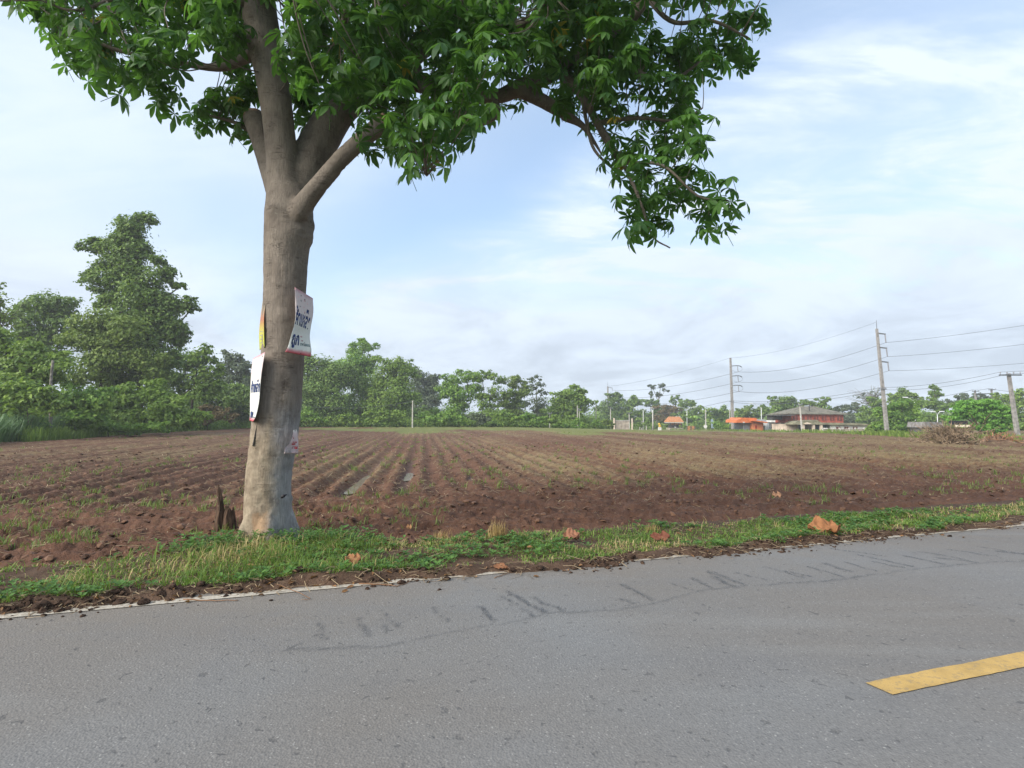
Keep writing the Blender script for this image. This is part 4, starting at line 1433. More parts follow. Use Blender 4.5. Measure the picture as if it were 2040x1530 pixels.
def build_debris():
    """crumbs of dark soil and dead stalks along the rim of the asphalt"""
    rg = np.random.default_rng(5)
    n = 3600
    U = np.concatenate([rg.uniform(-6, 9, n), rg.uniform(9, 30, 1500)])
    V = edge_v(U) + rg.normal(0.07, 0.12, len(U))
    dens = fbm(U * 1.1, U * 0 + 2, 3, 66)
    k = rg.uniform(0, 1, len(U)) < 0.15 + 3.2 * (dens - 0.40)
    U, V = U[k], V[k]
    x, y = xy_of(U, V)
    z = np.maximum(verge_z(U, V), road_z(V))
    ico = np.array([(0, 0, 1), (.9, 0, .3), (.25, .85, .35), (-.72, .55, .25), (-.75, -.5, .35), (.3, -.85, .25), (.7, .55, -.5), (-.3, .8, -.5), (-.9, 0, -.4), (-.3, -.85, -.5), (.7, -.5, -.5)])
    fi = np.array([(0, 1, 2), (0, 2, 3), (0, 3, 4), (0, 4, 5), (0, 5, 1), (1, 6, 2), (2, 7, 3), (3, 8, 4), (4, 9, 5), (5, 10, 1), (2, 6, 7), (3, 7, 8), (4, 8, 9), (5, 9, 10), (1, 10, 6)])
    sz = rg.gamma(1.4, 0.006, len(U)) + 0.004
    sc = np.stack([sz * rg.uniform(.8, 1.6, len(U)), sz * rg.uniform(.8, 1.4, len(U)), sz * rg.uniform(.5, .9, len(U))], -1)
    R = frames(unit(len(U), rg) * 0.3 + np.array([0, 0, 1]), rg.uniform(0, 6.28, len(U)))
    Vv, Fa = instances(ico, fi, np.stack([x, y, z + sz * 0.2], -1), R, sc)
    Vv += (rg.normal(size=Vv.shape) * 0.002)
    M = plain("dark_soil_crumbs", (0.060, 0.038, 0.027), 0.95, 0.35, 20, 0.1, bump=0.5)
    tag(obj("soil_crumbs", np_mesh("soil_crumbs", Vv, [Fa], M, False)), "dark soil crumbs along the asphalt edge", "soil", None, "stuff")
    # dead stalks
    n = 2600
    U = np.concatenate([rg.uniform(-6, 12, n), rg.uniform(12, 30, 500)]); n = len(U)
    lo, hi = verge_span(U)
    V = np.where(rg.uniform(0, 1, n) < .5, edge_v(U) + rg.normal(.08, .10, n), lo + (hi - lo) * rg.uniform(0, 1, n))
    x, y = xy_of(U, V); z = np.maximum(verge_z(U, V), road_z(V)) + rg.uniform(.003, .03, n)
    L_ = rg.gamma(2.2, 0.035, n) + .03; a = rg.uniform(0, 6.283, n)
    w = rg.uniform(.0018, .004, n)
    bend = rg.uniform(-.25, .25, n)
    d = np.stack([np.cos(a), np.sin(a), rg.normal(0, .10, n)], -1); s = np.stack([-np.sin(a), np.cos(a), 0 * a], -1)
    c = np.stack([x, y, z], -1)
    p = [c - d * (L_ * .5)[:, None], c + s * (L_ * bend)[:, None] + np.array([0, 0, .008]), c + d * (L_ * .5)[:, None]]
    V4 = []
    for q in p: V4 += [q - s * w[:, None], q + s * w[:, None] + np.array([0, 0, .002])]
    Vv = np.stack(V4, 1).reshape(-1, 3)
    b = (np.arange(n) * 6)[:, None]
    Fa = np.concatenate([b + np.array([[0, 1, 3, 2]]), b + np.array([[2, 3, 5, 4]])])
    M2 = foliage("dead_stalk", (0.10, 0.066, 0.042), (0.34, 0.26, 0.16), 0.1, 0.2)
    tag(obj("dead_stalks", np_mesh("dead_stalks", Vv, [Fa], M2, False, {'tint': np.repeat(rg.uniform(0, 1, n), 6)})), "dead stalks and straw scattered over the verge", "straw", None, "stuff")


build_debris()


# ---- straw and sprouts on the field
def build_field_litter():
    rg = np.random.default_rng(9)
    n = 52000
    S = rg.uniform(-1.15, 1.1, n); Vv = 8.0 * np.exp(rg.uniform(0, 1, n) ** 1.1 * math.log(70 / 8.0))
    Y = Vv / (RN[1] + RN[0] * S); X = S * Y
    w = X * ROWW[0] + Y * ROWW[1]
    u, vv = uv_of(X, Y)
    warp = (fbm(X * 0.25, Y * 0.25, 3, 21) - 0.5) * 0.7
    stripes = 0.5 + 0.5 * np.cos(2 * np.pi * (w + 0.25 * warp) / 0.78)
    pr = (0.22 + 0.55 * stripes) * sstep(8.6, 13.0, vv) + 0.14 + 0.3 * sstep(2, 12, u)
    pr *= 0.35 + 1.3 * fbm(X * .8, Y * .8, 3, 23)
    k = (rg.uniform(0, 1, n) < pr) & (w > -26)
    X, Y, vv = X[k], Y[k], vv[k]; n = len(X)
    Z = field_z(X, Y)[0] + rg.uniform(0.008, 0.03, n)
    L_ = (rg.gamma(2.5, 0.030, n) + .03) * (1 + vv / 60); a = rg.uniform(0, 6.283, n); wd = rg.uniform(.003, .0075, n) * (1 + vv / 16)
    d = np.stack([np.cos(a), np.sin(a), rg.normal(0, .25, n)], -1); s = np.stack([-np.sin(a), np.cos(a), rg.normal(0, .3, n)], -1)
    c = np.stack([X, Y, Z], -1)
    Vq = np.stack([c - d * (L_ * .5)[:, None] - s * wd[:, None] * .5, c - d * (L_ * .5)[:, None] + s * wd[:, None] * .5, c + d * (L_ * .5)[:, None] + s * wd[:, None] * .3, c + d * (L_ * .5)[:, None] - s * wd[:, None] * .3], 1).reshape(-1, 3)
    Fa = (np.arange(n) * 4)[:, None] + np.array([[0, 1, 2, 3]])
    M = foliage("straw", (0.14, 0.09, 0.05), (0.38, 0.30, 0.18), 0.15, 0.2)
    tag(obj("straw_litter", np_mesh("straw_litter", Vq, [Fa], M, False, {'tint': np.repeat(rg.uniform(0, 1, n) ** 1.4, 4)})), "pale straw scattered over the ploughed furrows", "straw", None, "stuff")
    # green sprouts in tufts
    m = 2600
    S = rg.uniform(-1.15, 1.1, m); V0 = 8.2 * np.exp(rg.uniform(0, 1, m) * math.log(60 / 8.2))
    Y = V0 / (RN[1] + RN[0] * S); X = S * Y
    w = X * ROWW[0] + Y * ROWW[1]
    k = (fbm(X * .35, Y * .2, 3, 29) > 0.47) & (w > -26)
    X, Y, V0 = X[k], Y[k], V0[k]
    c = np.stack([X, Y, field_z(X, Y)[0]], -1)
    nb = 11
    c = np.repeat(c, nb, 0); V0 = np.repeat(V0, nb); n = len(c)
    c[:, 0] += rg.normal(0, .05, n); c[:, 1] += rg.normal(0, .05, n)
    a = rg.uniform(0, 6.283, n); h = rg.uniform(.04, .16, n); ln = h * rg.uniform(.3, 1.2, n); wd = rg.uniform(.005, .011, n) * (1 + V0 / 22)
    d = np.stack([np.cos(a), np.sin(a), 0 * a], -1); s = np.stack([-np.sin(a), np.cos(a), 0 * a], -1) * wd[:, None]
    p1 = c + d * (ln * .4)[:, None] + np.stack([0 * h, 0 * h, h * .7], -1); p2 = c + d * ln[:, None] + np.stack([0 * h, 0 * h, h], -1)
    Vq = np.stack([c - s * .5, c + s * .5, p1 - s * .45, p1 + s * .45, p2], 1).reshape(-1, 3)
    b = (np.arange(n) * 5)[:, None]
    M = foliage("field_sprout", (0.070, 0.120, 0.030), (0.190, 0.235, 0.070), 0.3, 0.2)
    tag(obj("crop_sprouts", np_mesh("crop_sprouts", Vq, [b + np.array([[0, 1, 3, 2]]), b + np.array([[2, 3, 4]])], M, False, {'tint': np.repeat(rg.uniform(0, 1, n), 5)})), "scattered green sprouts on the ploughed field", "sprouts", None, "stuff")


build_field_litter()


# ---- big fallen leaves, clods, twigs
def fallen_leaf(px, py, wpx, hpx, label, col, seed, curl=0.5, stalk=True):
    g = G(px, py + hpx * 0.4)
    u, v = uv_of(g[0], g[1])
    z = float(max(verge_z(np.array(u), np.array(v)) if v < 8 else field_z(np.array([g[0]]), np.array([g[1]]))[0][0], 0.0))
    r = thing("dry_leaf", label, "leaf", (g[0], g[1], z), "dry leaves on the verge")
    k = math.hypot(g[0], g[1]) / F
    W, H = wpx * k, hpx * k * 1.5
    rg = random.Random(seed)
    nu, nv = 27, 17
    s, t = np.meshgrid(np.linspace(-1, 1, nu), np.linspace(-1, 1, nv), indexing='ij')
    halfw = np.clip(1 - np.abs(s * .97) ** 3.2, 0.15, 1) * (1 + 0.22 * np.sin(s * 6 + seed) + 0.15 * np.sin(s * 13 + seed * 2)) * (0.75 + 0.5 * fbm(s * 7 + seed, t * 1.5, 3, seed + 3))
    x = s * W * 0.5
    y = t * halfw * H * 0.42
    wr = fbm(s * 2.2 + seed, t * 2.2, 4, seed, 0.6) - 0.5 + 0.16 * np.sin(t * 9 + s * 3 + seed)
    z_ = H * (0.10 + curl * (np.abs(t) ** 1.5 * 0.25 + 0.75 * wr + 0.12 * np.sin(s * 4 + seed) + 0.10 * np.sin(t * 5 + s * 7)))
    # tilt towards the road so the blade shows
    ca, sa = math.cos(0.6), math.sin(0.6)
    y2, z2 = y * ca - z_ * 0.0, y * sa + z_ * 0.9
    V = np.stack([x, y2, z2 + H * 0.12], -1).reshape(-1, 3)
    V[:, 2] -= V[:, 2].min() - 0.012
    i, j = np.meshgrid(np.arange(nu - 1), np.arange(nv - 1), indexing='ij')
    q = np.stack([i * nv + j, (i + 1) * nv + j, (i + 1) * nv + j + 1, i * nv + j + 1], -1).reshape(-1, 4)
    n = NT("dry_leaf_" + str(seed)); vv = n.coord()
    c = n.mix(n.rng(n.noise(vv, 18, 4, 0.6), .3, .7), tuple(a * .62 for a in col), col)
    vein = n.noise(n.coord((4, 60, 4)), 1.0, 3)
    n.principled(c, 0.75, n.bump(vein, 0.4, 0.006), 0.25)
    me = np_mesh("blade", V, [q], n.m, True)
    b = obj("blade", me, r)
    b.rotation_euler = (0, 0, rg.uniform(-.5, .3))
    if stalk:
        mb = MB(); e = np.array([W * 0.46, 0, H * .25])
        mb.tube(spline([e, e + [W * .12, .01, .01], e + [W * .25, -.01, -H * .15]], 4), [.003] * 9, 6)
        mb.build("stalk", M_STALK, r).rotation_euler = b.rotation_euler


M_STALK = plain("dry_stalk", (0.20, 0.11, 0.06), 0.8)
fallen_leaf(1642, 1062, 50, 22, "largest crumpled orange-brown dry leaf at the white edge line", (0.30, 0.135, 0.058), 3, 0.75)
fallen_leaf(703, 1124, 30, 17, "orange dry leaf in the grass right of the big trunk", (0.31, 0.140, 0.066), 5, 0.6)
fallen_leaf(1138, 1075, 32, 20, "pinkish-brown folded dry leaf standing in the middle of the verge", (0.27, 0.125, 0.075), 8, 0.7)
fallen_leaf(1315, 1078, 36, 14, "dark red-brown flat dry leaf in weeds between two brighter leaves", (0.17, 0.06, 0.035), 11, 0.5)
fallen_leaf(997, 1134, 30, 10, "brown curled dry leaf lying on the asphalt edge", (0.19, 0.085, 0.04), 14, 0.5)
fallen_leaf(1548, 999, 16, 8, "small tan dry leaf lying out on the ploughed soil", (0.38, 0.21, 0.12), 17, 0.5)
fallen_leaf(821, 1080, 16, 14, "small dark brown dry leaf at the back of the verge", (0.10, 0.05, 0.035), 20, 0.6)
fallen_leaf(815, 1060, 10, 8, "tiny orange dry leaf on the grass at the field edge", (0.42, 0.22, 0.10), 23, 0.6, False)


def clod(px, py, wpx, label, seed):
    g = G(px, py); k = math.hypot(g[0], g[1]) / F
    u, v = uv_of(g[0], g[1])
    z = max(float(road_z(v)), float(verge_z(np.array(u), np.array(v))))
    bm = bmesh.new(); bmesh.ops.create_icosphere(bm, subdivisions=3, radius=1.0)
    co = np.array([v.co[:] for v in bm.verts])
    d = 1 + 0.7 * (fbm(co[:, 0] * 2 + seed + 5, co[:, 1] * 2 + co[:, 2] * 1.5 + 9, 4, seed) - .5)
    co = co * d[:, None] * np.array([wpx * k * .5, wpx * k * .42, wpx * k * .24])
    co[:, 2] -= co[:, 2].min() + wpx * k * 0.06
    for vtx, c in zip(bm.verts, co): vtx.co = c
    me = bpy.data.meshes.new("soil_clod"); bm.to_mesh(me); bm.free(); me.materials.append(M_CLOD)
    o = obj("soil_clod", me, None, (g[0], g[1], z + 0.002)); o.rotation_euler = (0, 0, seed)
    tag(o, label, "clod", "soil clods on the asphalt edge")


M_CLOD = plain("soil_clod", (0.058, 0.037, 0.027), 0.95, 0.35, 25, 0.1, bump=0.7)
for i, (px, py, w, lab) in enumerate([
        (287, 1203, 20, "lone dark soil clod on the asphalt at the far left"),
        (232, 1190, 20, "wide dark soil clod under the grass edge left of the lone clod"),
        (890, 1155, 14, "round soil clod on the asphalt below the long twig"),
        (1020, 1140, 13, "small dark clod right beside the curled brown leaf"),
        (1076, 1136, 17, "dark clod left of the pair below the verge middle"),
        (1108, 1137, 13, "smaller dark clod, right one of the pair below the verge middle"),
        (1194, 1126, 11, "lone small clod out on the asphalt below the white line"),
        (1260, 1115, 14, "dark clod lying on the white edge line"),
        (1665, 1078, 13, "small dark clod on the white line below the largest leaf"),
        (598, 1150, 20, "largest black soil lump at the verge rim below the trunk")]):
    clod(px, py, w, lab, i + 1)


def twig(pts, label, rad=0.006):
    g = np.array([G(*p) for p in pts])
    for q in g:
        u, v = uv_of(q[0], q[1]); q[2] = max(road_z(v), float(verge_z(np.array(u), np.array(v)))) + rad * 1.2
    c = g[0].copy()
    mb = MB(); p = spline(g - c, 5)
    p[:, 2] += 0.006 * np.sin(np.arange(len(p)))** 2
    mb.tube(p, np.linspace(rad, rad * .5, len(p)), 6)
    o = mb.build("fallen_twig", M_STALK, None, True, c)
    tag(o, label, "twig", "fallen twigs on the asphalt edge")


twig([(365, 1195), (420, 1198), (475, 1197)], "brown twig lying on the asphalt below the stump")
twig([(510, 1158), (560, 1172), (616, 1192), (600, 1196)], "thin hooked twig reaching onto the asphalt below the trunk", 0.004)
twig([(715, 1164), (760, 1166), (790, 1169)], "straight twig on the asphalt below the orange leaf", 0.007)
twig([(790, 1169), (815, 1160), (830, 1150)], "thin slanting twig beside the round soil clod", 0.004)
twig([(985, 1152), (1005, 1145), (1015, 1141)], "short dark twig beside the curled brown leaf", 0.004)

# dry yellow grass tuft on the field edge
def tuft(px, py, hpx, n, label):
    g = G(px, py); k = math.hypot(g[0], g[1]) / F
    rg = np.random.default_rng(int(px))
    h = hpx * k * rg.uniform(.5, 1, n); a = rg.uniform(0, 6.283, n); ln = h * rg.uniform(.05, .5, n)
    c = np.stack([rg.normal(0, .06, n), rg.normal(0, .05, n), 0 * h - 0.02], -1)
    d = np.stack([np.cos(a), np.sin(a), 0 * a], -1); s = np.stack([-np.sin(a), np.cos(a), 0 * a], -1) * .006
    p1 = c + d * (ln * .35)[:, None] + np.stack([0 * h, 0 * h, h * .65], -1); p2 = c + d * ln[:, None] + np.stack([0 * h, 0 * h, h], -1)
    Vq = np.stack([c - s * .5, c + s * .5, p1 - s * .45, p1 + s * .45, p2], 1).reshape(-1, 3)
    b = (np.arange(n) * 5)[:, None]
    r = thing("grass_tuft", label, "grass tuft", g, "dry grass tufts at the field edge")
    obj("blades", np_mesh("blades", Vq, [b + np.array([[0, 1, 3, 2]]), b + np.array([[2, 3, 4]])], M_TUFT, False, {'tint': np.repeat(rg.uniform(0, 1, n), 5)}), r)


M_TUFT = foliage("dry_tuft", (0.21, 0.14, 0.06), (0.42, 0.31, 0.14), 0.2, 0.2)
tuft(990, 1078, 48, 150, "tall dry yellow grass tuft at the field edge, mid verge")
tuft(880, 1075, 26, 70, "low dry yellow grass tuft left of the tall one")
tuft(1300, 1062, 26, 60, "sparse dry grass tuft right of the pinkish leaf")


def leaf_litter():
    """many small curled dead leaves over verge, rim and trunk foot"""
    rg = np.random.default_rng(44)
    n = 330
    U = np.concatenate([rg.uniform(-5, 12, n), rg.normal(-0.8, .9, 60)]); n = len(U)
    lo, hi = verge_span(U)
    V = np.where(rg.uniform(0, 1, n) < .45, edge_v(U) + rg.normal(.08, .12, n), lo + (hi - lo) * rg.uniform(0, 1, n))
    x, y = xy_of(U, V); z = np.maximum(verge_z(U, V), road_z(V)) + np.where(V > edge_v(U) + .25, rg.uniform(.015, .06, n), .006)
    T = np.array([(-.5, 0, .05), (-.2, -.22, .16), (.2, -.2, .14), (.5, 0, -.02), (.2, .2, .18), (-.2, .22, .12), (0, 0, 0)])
    Fq = np.array([(0, 1, 6), (1, 2, 6), (2, 3, 6), (3, 4, 6), (4, 5, 6), (5, 0, 6)])
    R = frames(np.array([0, 0, 1.0]) + unit(n, rg) * .55, rg.uniform(0, 6.28, n))
    Vv, Fa = instances(T, Fq, np.stack([x, y, z], -1), R, rg.uniform(.03, .085, n))
    M = foliage("leaf_litter", (0.055, 0.032, 0.02), (0.30, 0.16, 0.07), .15, .2)
    tag(obj("leaf_litter", np_mesh("leaf_litter", Vv, [Fa], M, False, {'tint': np.repeat(rg.uniform(0, 1, n) ** 1.5, 7)})), "small dead brown leaves scattered over the verge", "leaf litter", None, "stuff")


leaf_litter()


def field_clods():
    """broken lumps of ploughed earth"""
    rg = np.random.default_rng(91)
    n = 15000
    S = rg.uniform(-1.1, 1.05, n); Vv = 7.4 * np.exp(rg.uniform(0, 1, n) * math.log(34 / 7.4))
    Y = Vv / (RN[1] + RN[0] * S); X = S * Y
    k = (X * ROWW[0] + Y * ROWW[1] > -26) & (rg.uniform(0, 1, n) < .2 + 1.6 * (fbm(X * .9, Y * .9, 3, 93) - .3))
    X, Y, Vv = X[k], Y[k], Vv[k]; n = len(X)
    Z, wet = field_z(X, Y)
    ok = wet < .2; X, Y, Z, Vv = X[ok], Y[ok], Z[ok], Vv[ok]; n = len(X)
    ico = np.array([(0, 0, 1), (.9, 0, .3), (.25, .85, .35), (-.72, .55, .25), (-.75, -.5, .35), (.3, -.85, .25), (.7, .55, -.5), (-.3, .8, -.5), (-.9, 0, -.4), (-.3, -.85, -.5), (.7, -.5, -.5)])
    fi = np.array([(0, 1, 2), (0, 2, 3), (0, 3, 4), (0, 4, 5), (0, 5, 1), (1, 6, 2), (2, 7, 3), (3, 8, 4), (4, 9, 5), (5, 10, 1), (2, 6, 7), (3, 7, 8), (4, 8, 9), (5, 9, 10), (1, 10, 6)])
    sz = np.minimum(rg.gamma(1.3, .008, n) + .007, .045) * (1 + Vv / 45)
    sc = np.stack([sz * rg.uniform(.8, 1.7, n), sz * rg.uniform(.8, 1.5, n), sz * rg.uniform(.35, .75, n)], -1)
    R = frames(unit(n, rg) * .5 + np.array([0, 0, 1]), rg.uniform(0, 6.28, n))
    V, Fa = instances(ico, fi, np.stack([X, Y, Z + sz * .25], -1), R, sc)
    V += rg.normal(size=V.shape) * .003
    M = foliage("field_clod", (0.050, 0.026, 0.016), (0.150, 0.082, 0.050), 0.0, .1)
    tag(obj("field_clods", np_mesh("field_clods", V, [Fa], M, False, {'tint': np.repeat(rg.uniform(0, 1, n), 11)})), "broken red-brown clods on the ploughed field", "soil", None, "stuff")


field_clods()

# ================================================================== TREES BEYOND THE FIELD
FOL = {
    'deep': foliage("deep_green_foliage", (0.050, 0.102, 0.026), (0.190, 0.285, 0.058), 0.28, 0.25),
    'mid': foliage("mid_green_foliage", (0.062, 0.124, 0.024), (0.225, 0.330, 0.058), 0.30, 0.25),
    'bright': foliage("bright_green_foliage", (0.068, 0.155, 0.028), (0.240, 0.375, 0.068), 0.32, 0.25),
    'olive': foliage("olive_foliage", (0.072, 0.122, 0.028), (0.220, 0.295, 0.070), 0.30, 0.2),
    'yellow': foliage("yellow_green_foliage", (0.088, 0.165, 0.030), (0.235, 0.345, 0.070), 0.32, 0.2),
    'grey': foliage("grey_green_foliage", (0.058, 0.088, 0.052), (0.145, 0.180, 0.105), 0.28, 0.2),
    'brown': foliage("brown_dying_foliage", (0.095, 0.078, 0.036), (0.210, 0.160, 0.080), 0.28, 0.2),
    'teal': foliage("blue_green_grass", (0.050, 0.115, 0.045), (0.135, 0.235, 0.090), 0.28, 0.25),
}
M_TRUNK = plain("tree_bark", (0.115, 0.095, 0.075), 0.9, 0.35, 6, 0.15, bump=0.6)
M_PALETRUNK = plain("pale_bark", (0.24, 0.22, 0.19), 0.9, 0.3, 6, 0.15, bump=0.5)
LEAFQ = np.array([(0, -.5, 0), (.30, 0, .10), (0, .5, -.02), (-.30, 0, .10)])
LEAFF = np.array([(0, 1, 2), (0, 2, 3)])
TREE_SEED = [100]


def crown_mesh(lobes, Y, leaf, dens, mat, base, droop=0.0, depth=0.85, clump=0.46, tintbias=0.0, solid=True):
    """leaves gathered in clumps over the given lobes (photo-pixel ellipses at distance Y)"""
    TREE_SEED[0] += 1
    rg = np.random.default_rng(TREE_SEED[0])
    pos, nor, tint = [], [], []
    k = Y / F
    big_lobes, lobes = lobes, []
    for (cx, cy, rx, ry) in big_lobes:          # break every lobe into an uneven family
        lobes.append((cx, cy, rx * .82, ry * .82))
        for _ in range(4 if dens > .5 else 1):
            a = rg.uniform(0, 6.283); f = rg.uniform(.30, .58)
            lobes.append((cx + math.cos(a) * rx * rg.uniform(.6, 1.0), cy + math.sin(a) * ry * rg.uniform(.5, 1.0), rx * f, ry * f * rg.uniform(.7, 1.1)))
    for (cx, cy, rx, ry) in lobes:
        C = P(cx, cy, Y + rg.uniform(-.25, .25) * rx * k)
        R3 = np.array([rx * k, rx * k * depth, ry * k])
        ns = int(np.clip(4 + rx * ry / 34.0, 5, 40))
        d = unit(ns, rg)
        d[:, 1] -= 0.25; d /= np.linalg.norm(d, axis=1)[:, None]       # a little fuller on the side seen
        d[:, 2] += 0.10
        rr = rg.uniform(0.5, 1.12, ns)[:, None]
        sub = C + d * R3 * rr * (1 - clump * 0.55)
        srad = min(R3[0], R3[2]) * clump * rg.uniform(0.45, 1.35, ns)
        area = rx * ry * math.pi * k * k
        tot = int(dens * area / (leaf * leaf * 0.30) * 2.0)
        share = srad ** 2 / (srad ** 2).sum()
        for q, r, s, dd in zip(sub, srad, share, d):
            m = max(6, int(tot * s))
            e = unit(m, rg)
            rad = rg.uniform(0.15, 1.0, m)[:, None] ** 0.5
            sp = np.where(rg.uniform(0, 1, m)[:, None] < .4, np.minimum(np.abs(rg.normal(0, .8, m)), 1.5)[:, None], rad)
            p = q + e * sp * r * np.array([1.3, 1.15, 0.70])
            p[:, 2] -= droop * r * rg.uniform(0, 1, m) ** 2
            pos.append(p); nor.append(e * 0.55 + dd * 0.25 + np.array([0, -0.1, 0.45]) + unit(m, rg) * 0.55)
            t0 = rg.uniform(0.0, 1.0)
            tint.append(np.clip(t0 + rg.normal(0, .2, m) + tintbias, 0, .99))
        if dens > 0.8:            # inner leaves close the heart of the crown
            m = int(tot * 0.35)
            e = unit(m, rg)
            pos.append(C + e * R3 * 0.78 * rg.uniform(0, 1, m)[:, None] ** 0.4); nor.append(e + unit(m, rg) * .6 + np.array([0, 0, .3]))
            tint.append(np.clip(rg.normal(.35, .2, m), 0, .99))
    pos, nor, tint = np.concatenate(pos), np.concatenate(nor), np.concatenate(tint)
    n = len(pos)
    R = frames(nor, rg.uniform(0, 6.283, n))
    V, Fa = instances(LEAFQ, LEAFF, pos - base, R, leaf * 1.12 * rg.uniform(.6, 1.4, n))
    return np_mesh("crown", V, [Fa], mat, False, {'tint': np.repeat(tint, 4)})


def tree_at(name, label, cat, Y, base_px, lobes, mat, leaf=0.42, dens=1.0, tw=0.22, trunk=True, group=None, pale=False, droop=0.0, clump=0.46, depth=0.85, bare=None):
    x = (base_px - 1020) / F * Y
    zb = float(terrain(x, Y))
    base = np.array([x, Y, zb])
    r = thing(name, label, cat, base, group)
    if trunk:
        rg = random.Random(TREE_SEED[0])
        mb = MB()
        C = [P(cx, cy, Y) - base for cx, cy, _, _ in lobes]
        top = max(C, key=lambda c: c[2]); low = min(C, key=lambda c: c[2])
        fork = np.array([top[0] * .25, 0, max(0.6, min(low[2], top[2] * .55) * .8)])
        mb.tube(spline([(0, 0, -.3), fork * .5 + [rg.uniform(-.1, .1), 0, 0], fork, (fork + top) / 2, top], 4), np.linspace(tw, tw * .25, 17), 8)
        for c in C:
            if c is top: continue
            s = fork + (top - fork) * rg.uniform(0, .5)
            mb.tube(spline([s, (s + c) / 2 + np.array([0, rg.uniform(-.5, .5), -.1 * abs(c[0] - s[0])]), c], 4), np.linspace(tw * .5, tw * .12, 9), 6)
        if bare:
            for _ in range(bare):
                c = C[rg.randrange(len(C))] + np.array([rg.gauss(0, 1), rg.gauss(0, 1), rg.gauss(0, .6)]) * tw * 7
                s = fork + (top - fork) * rg.uniform(.2, .9)
                mb.tube(spline([s, (s + c) / 2 + np.array([0, 0, rg.uniform(-.3, .5)]), c], 4), np.linspace(tw * .22, tw * .08, 9), 5)
        mb.build("trunk", M_PALETRUNK if pale else M_TRUNK, r, True)
    obj("crown", crown_mesh(lobes, Y, leaf, dens, FOL[mat], base, droop, depth, clump), r)
    return r


GL = "trees of the left thicket"
tree_at("vine_covered_tree", "tallest dark tree on the left, smothered in climbing vines", "tree", 62, 285,
        [(268, 450, 44, 32), (232, 490, 42, 30), (270, 505, 58, 40), (190, 490, 34, 20), (215, 555, 48, 34), (290, 560, 62, 42), (270, 620, 76, 46), (325, 625, 44, 44), (240, 680, 80, 46), (310, 690, 66, 50),
         (280, 740, 84, 46), (375, 600, 26, 12), (360, 570, 20, 10), (330, 545, 24, 26), (220, 590, 40, 30), (190, 545, 24, 12), (385, 612, 18, 10), (350, 660, 34, 26), (262, 475, 40, 38), (255, 532, 56, 40), (280, 592, 66, 42), (300, 645, 62, 50)], 'deep', 0.34, 1.0, 0.4, group=GL, droop=0.5)
tree_at("thicket_tree", "dark round-topped tree behind the thicket left of the tallest tree", "tree", 70, 95,
        [(95, 605, 56, 34), (60, 640, 50, 40), (125, 650, 50, 45), (90, 690, 66, 44)], 'deep', 0.40, 1.0, 0.3, group=GL)
tree_at("thicket_tree", "olive feathery tree in front of the tallest tree's left foot", "tree", 58, 200,
        [(205, 640, 60, 44), (255, 660, 52, 44), (170, 680, 50, 44), (235, 710, 66, 44), (180, 740, 56, 40), (290, 720, 40, 40)], 'olive', 0.30, 0.9, 0.2, group=GL)
tree_at("thicket_tree", "half-bare twiggy tree at the left picture edge", "tree", 49, 0,
        [(-20, 620, 40, 36), (0, 590, 26, 22), (10, 640, 30, 26)], 'olive', 0.26, 0.25, 0.16, group=GL, bare=34)
tree_at("thicket_tree", "broad green tree at the left edge above the tall grass", "tree", 47, 40,
        [(10, 690, 60, 44), (70, 720, 64, 44), (0, 740, 60, 44), (115, 735, 50, 36), (50, 760, 70, 34)], 'mid', 0.30, 1.0, 0.22, group=GL)
tree_at("thicket_tree", "green tree close right of the tallest tree", "tree", 78, 380,
        [(360, 720, 36, 30), (395, 715, 34, 28), (385, 755, 56, 36), (350, 790, 60, 36), (420, 745, 26, 26)], 'mid', 0.40, 1.0, 0.25, group=GL)
tree_at("thicket_tree", "pale hazy tree between the thicket and the big trunk", "tree", 106, 465,
        [(462, 715, 24, 20), (480, 735, 26, 22), (450, 745, 30, 28), (470, 780, 44, 40)], 'grey', 0.50, 1.0, 0.25, group=GL)
tree_at("thicket_tree", "low dark tree at the foot of the pale hazy tree", "tree", 90, 440,
        [(430, 785, 40, 30), (470, 800, 40, 34), (500, 790, 34, 34), (400, 800, 34, 28)], 'deep', 0.42, 1.0, 0.2, group=GL)
tree_at("thicket_tree", "tree half hidden behind the big trunk", "tree", 112, 530,
        [(530, 770, 44, 44), (560, 760, 40, 46), (520, 810, 50, 36), (570, 810, 44, 36)], 'mid', 0.48, 1.0, 0.22, group=GL)
GS = "shrubs at the field's left edge"
for args in [
    ("bright green feathery shrub mass below the tallest tree", 55, 270, [(240, 800, 50, 30), (290, 790, 52, 30), (330, 810, 48, 30), (260, 835, 60, 26), (340, 835, 44, 24), (375, 830, 36, 22), (215, 825, 40, 28)], 'yellow', 0.24),
    ("mid green shrub left of the bright feathery shrub", 48, 150, [(150, 790, 48, 32), (190, 800, 40, 32), (120, 815, 44, 30), (165, 830, 54, 28)], 'bright', 0.24),
    ("dull green shrub behind the tall grass at the left edge", 42, 60, [(50, 775, 46, 30), (90, 800, 44, 30), (30, 805, 44, 30)], 'mid', 0.24),
    ("brownish dry shrub between the bright shrub and the big trunk", 77, 415, [(415, 822, 30, 18), (440, 828, 26, 18), (400, 835, 26, 16)], 'brown', 0.26),
    ("dark green shrub touching the big trunk's left side", 92, 475, [(465, 825, 28, 20), (490, 820, 26, 26), (450, 840, 24, 12)], 'deep', 0.3),
    ("grass-green shrub low at the field edge under the bright shrub", 51, 220, [(210, 848, 44, 18), (265, 852, 40, 14), (160, 852, 40, 16), (310, 850, 30, 12)], 'bright', 0.22),
]:
    lab, Y, bx, lobes, mt, lf = args
    tree_at("thicket_shrub", lab, "shrub", Y, bx, lobes, mt, lf * 1.3, 1.0, 0.05, True, GS)

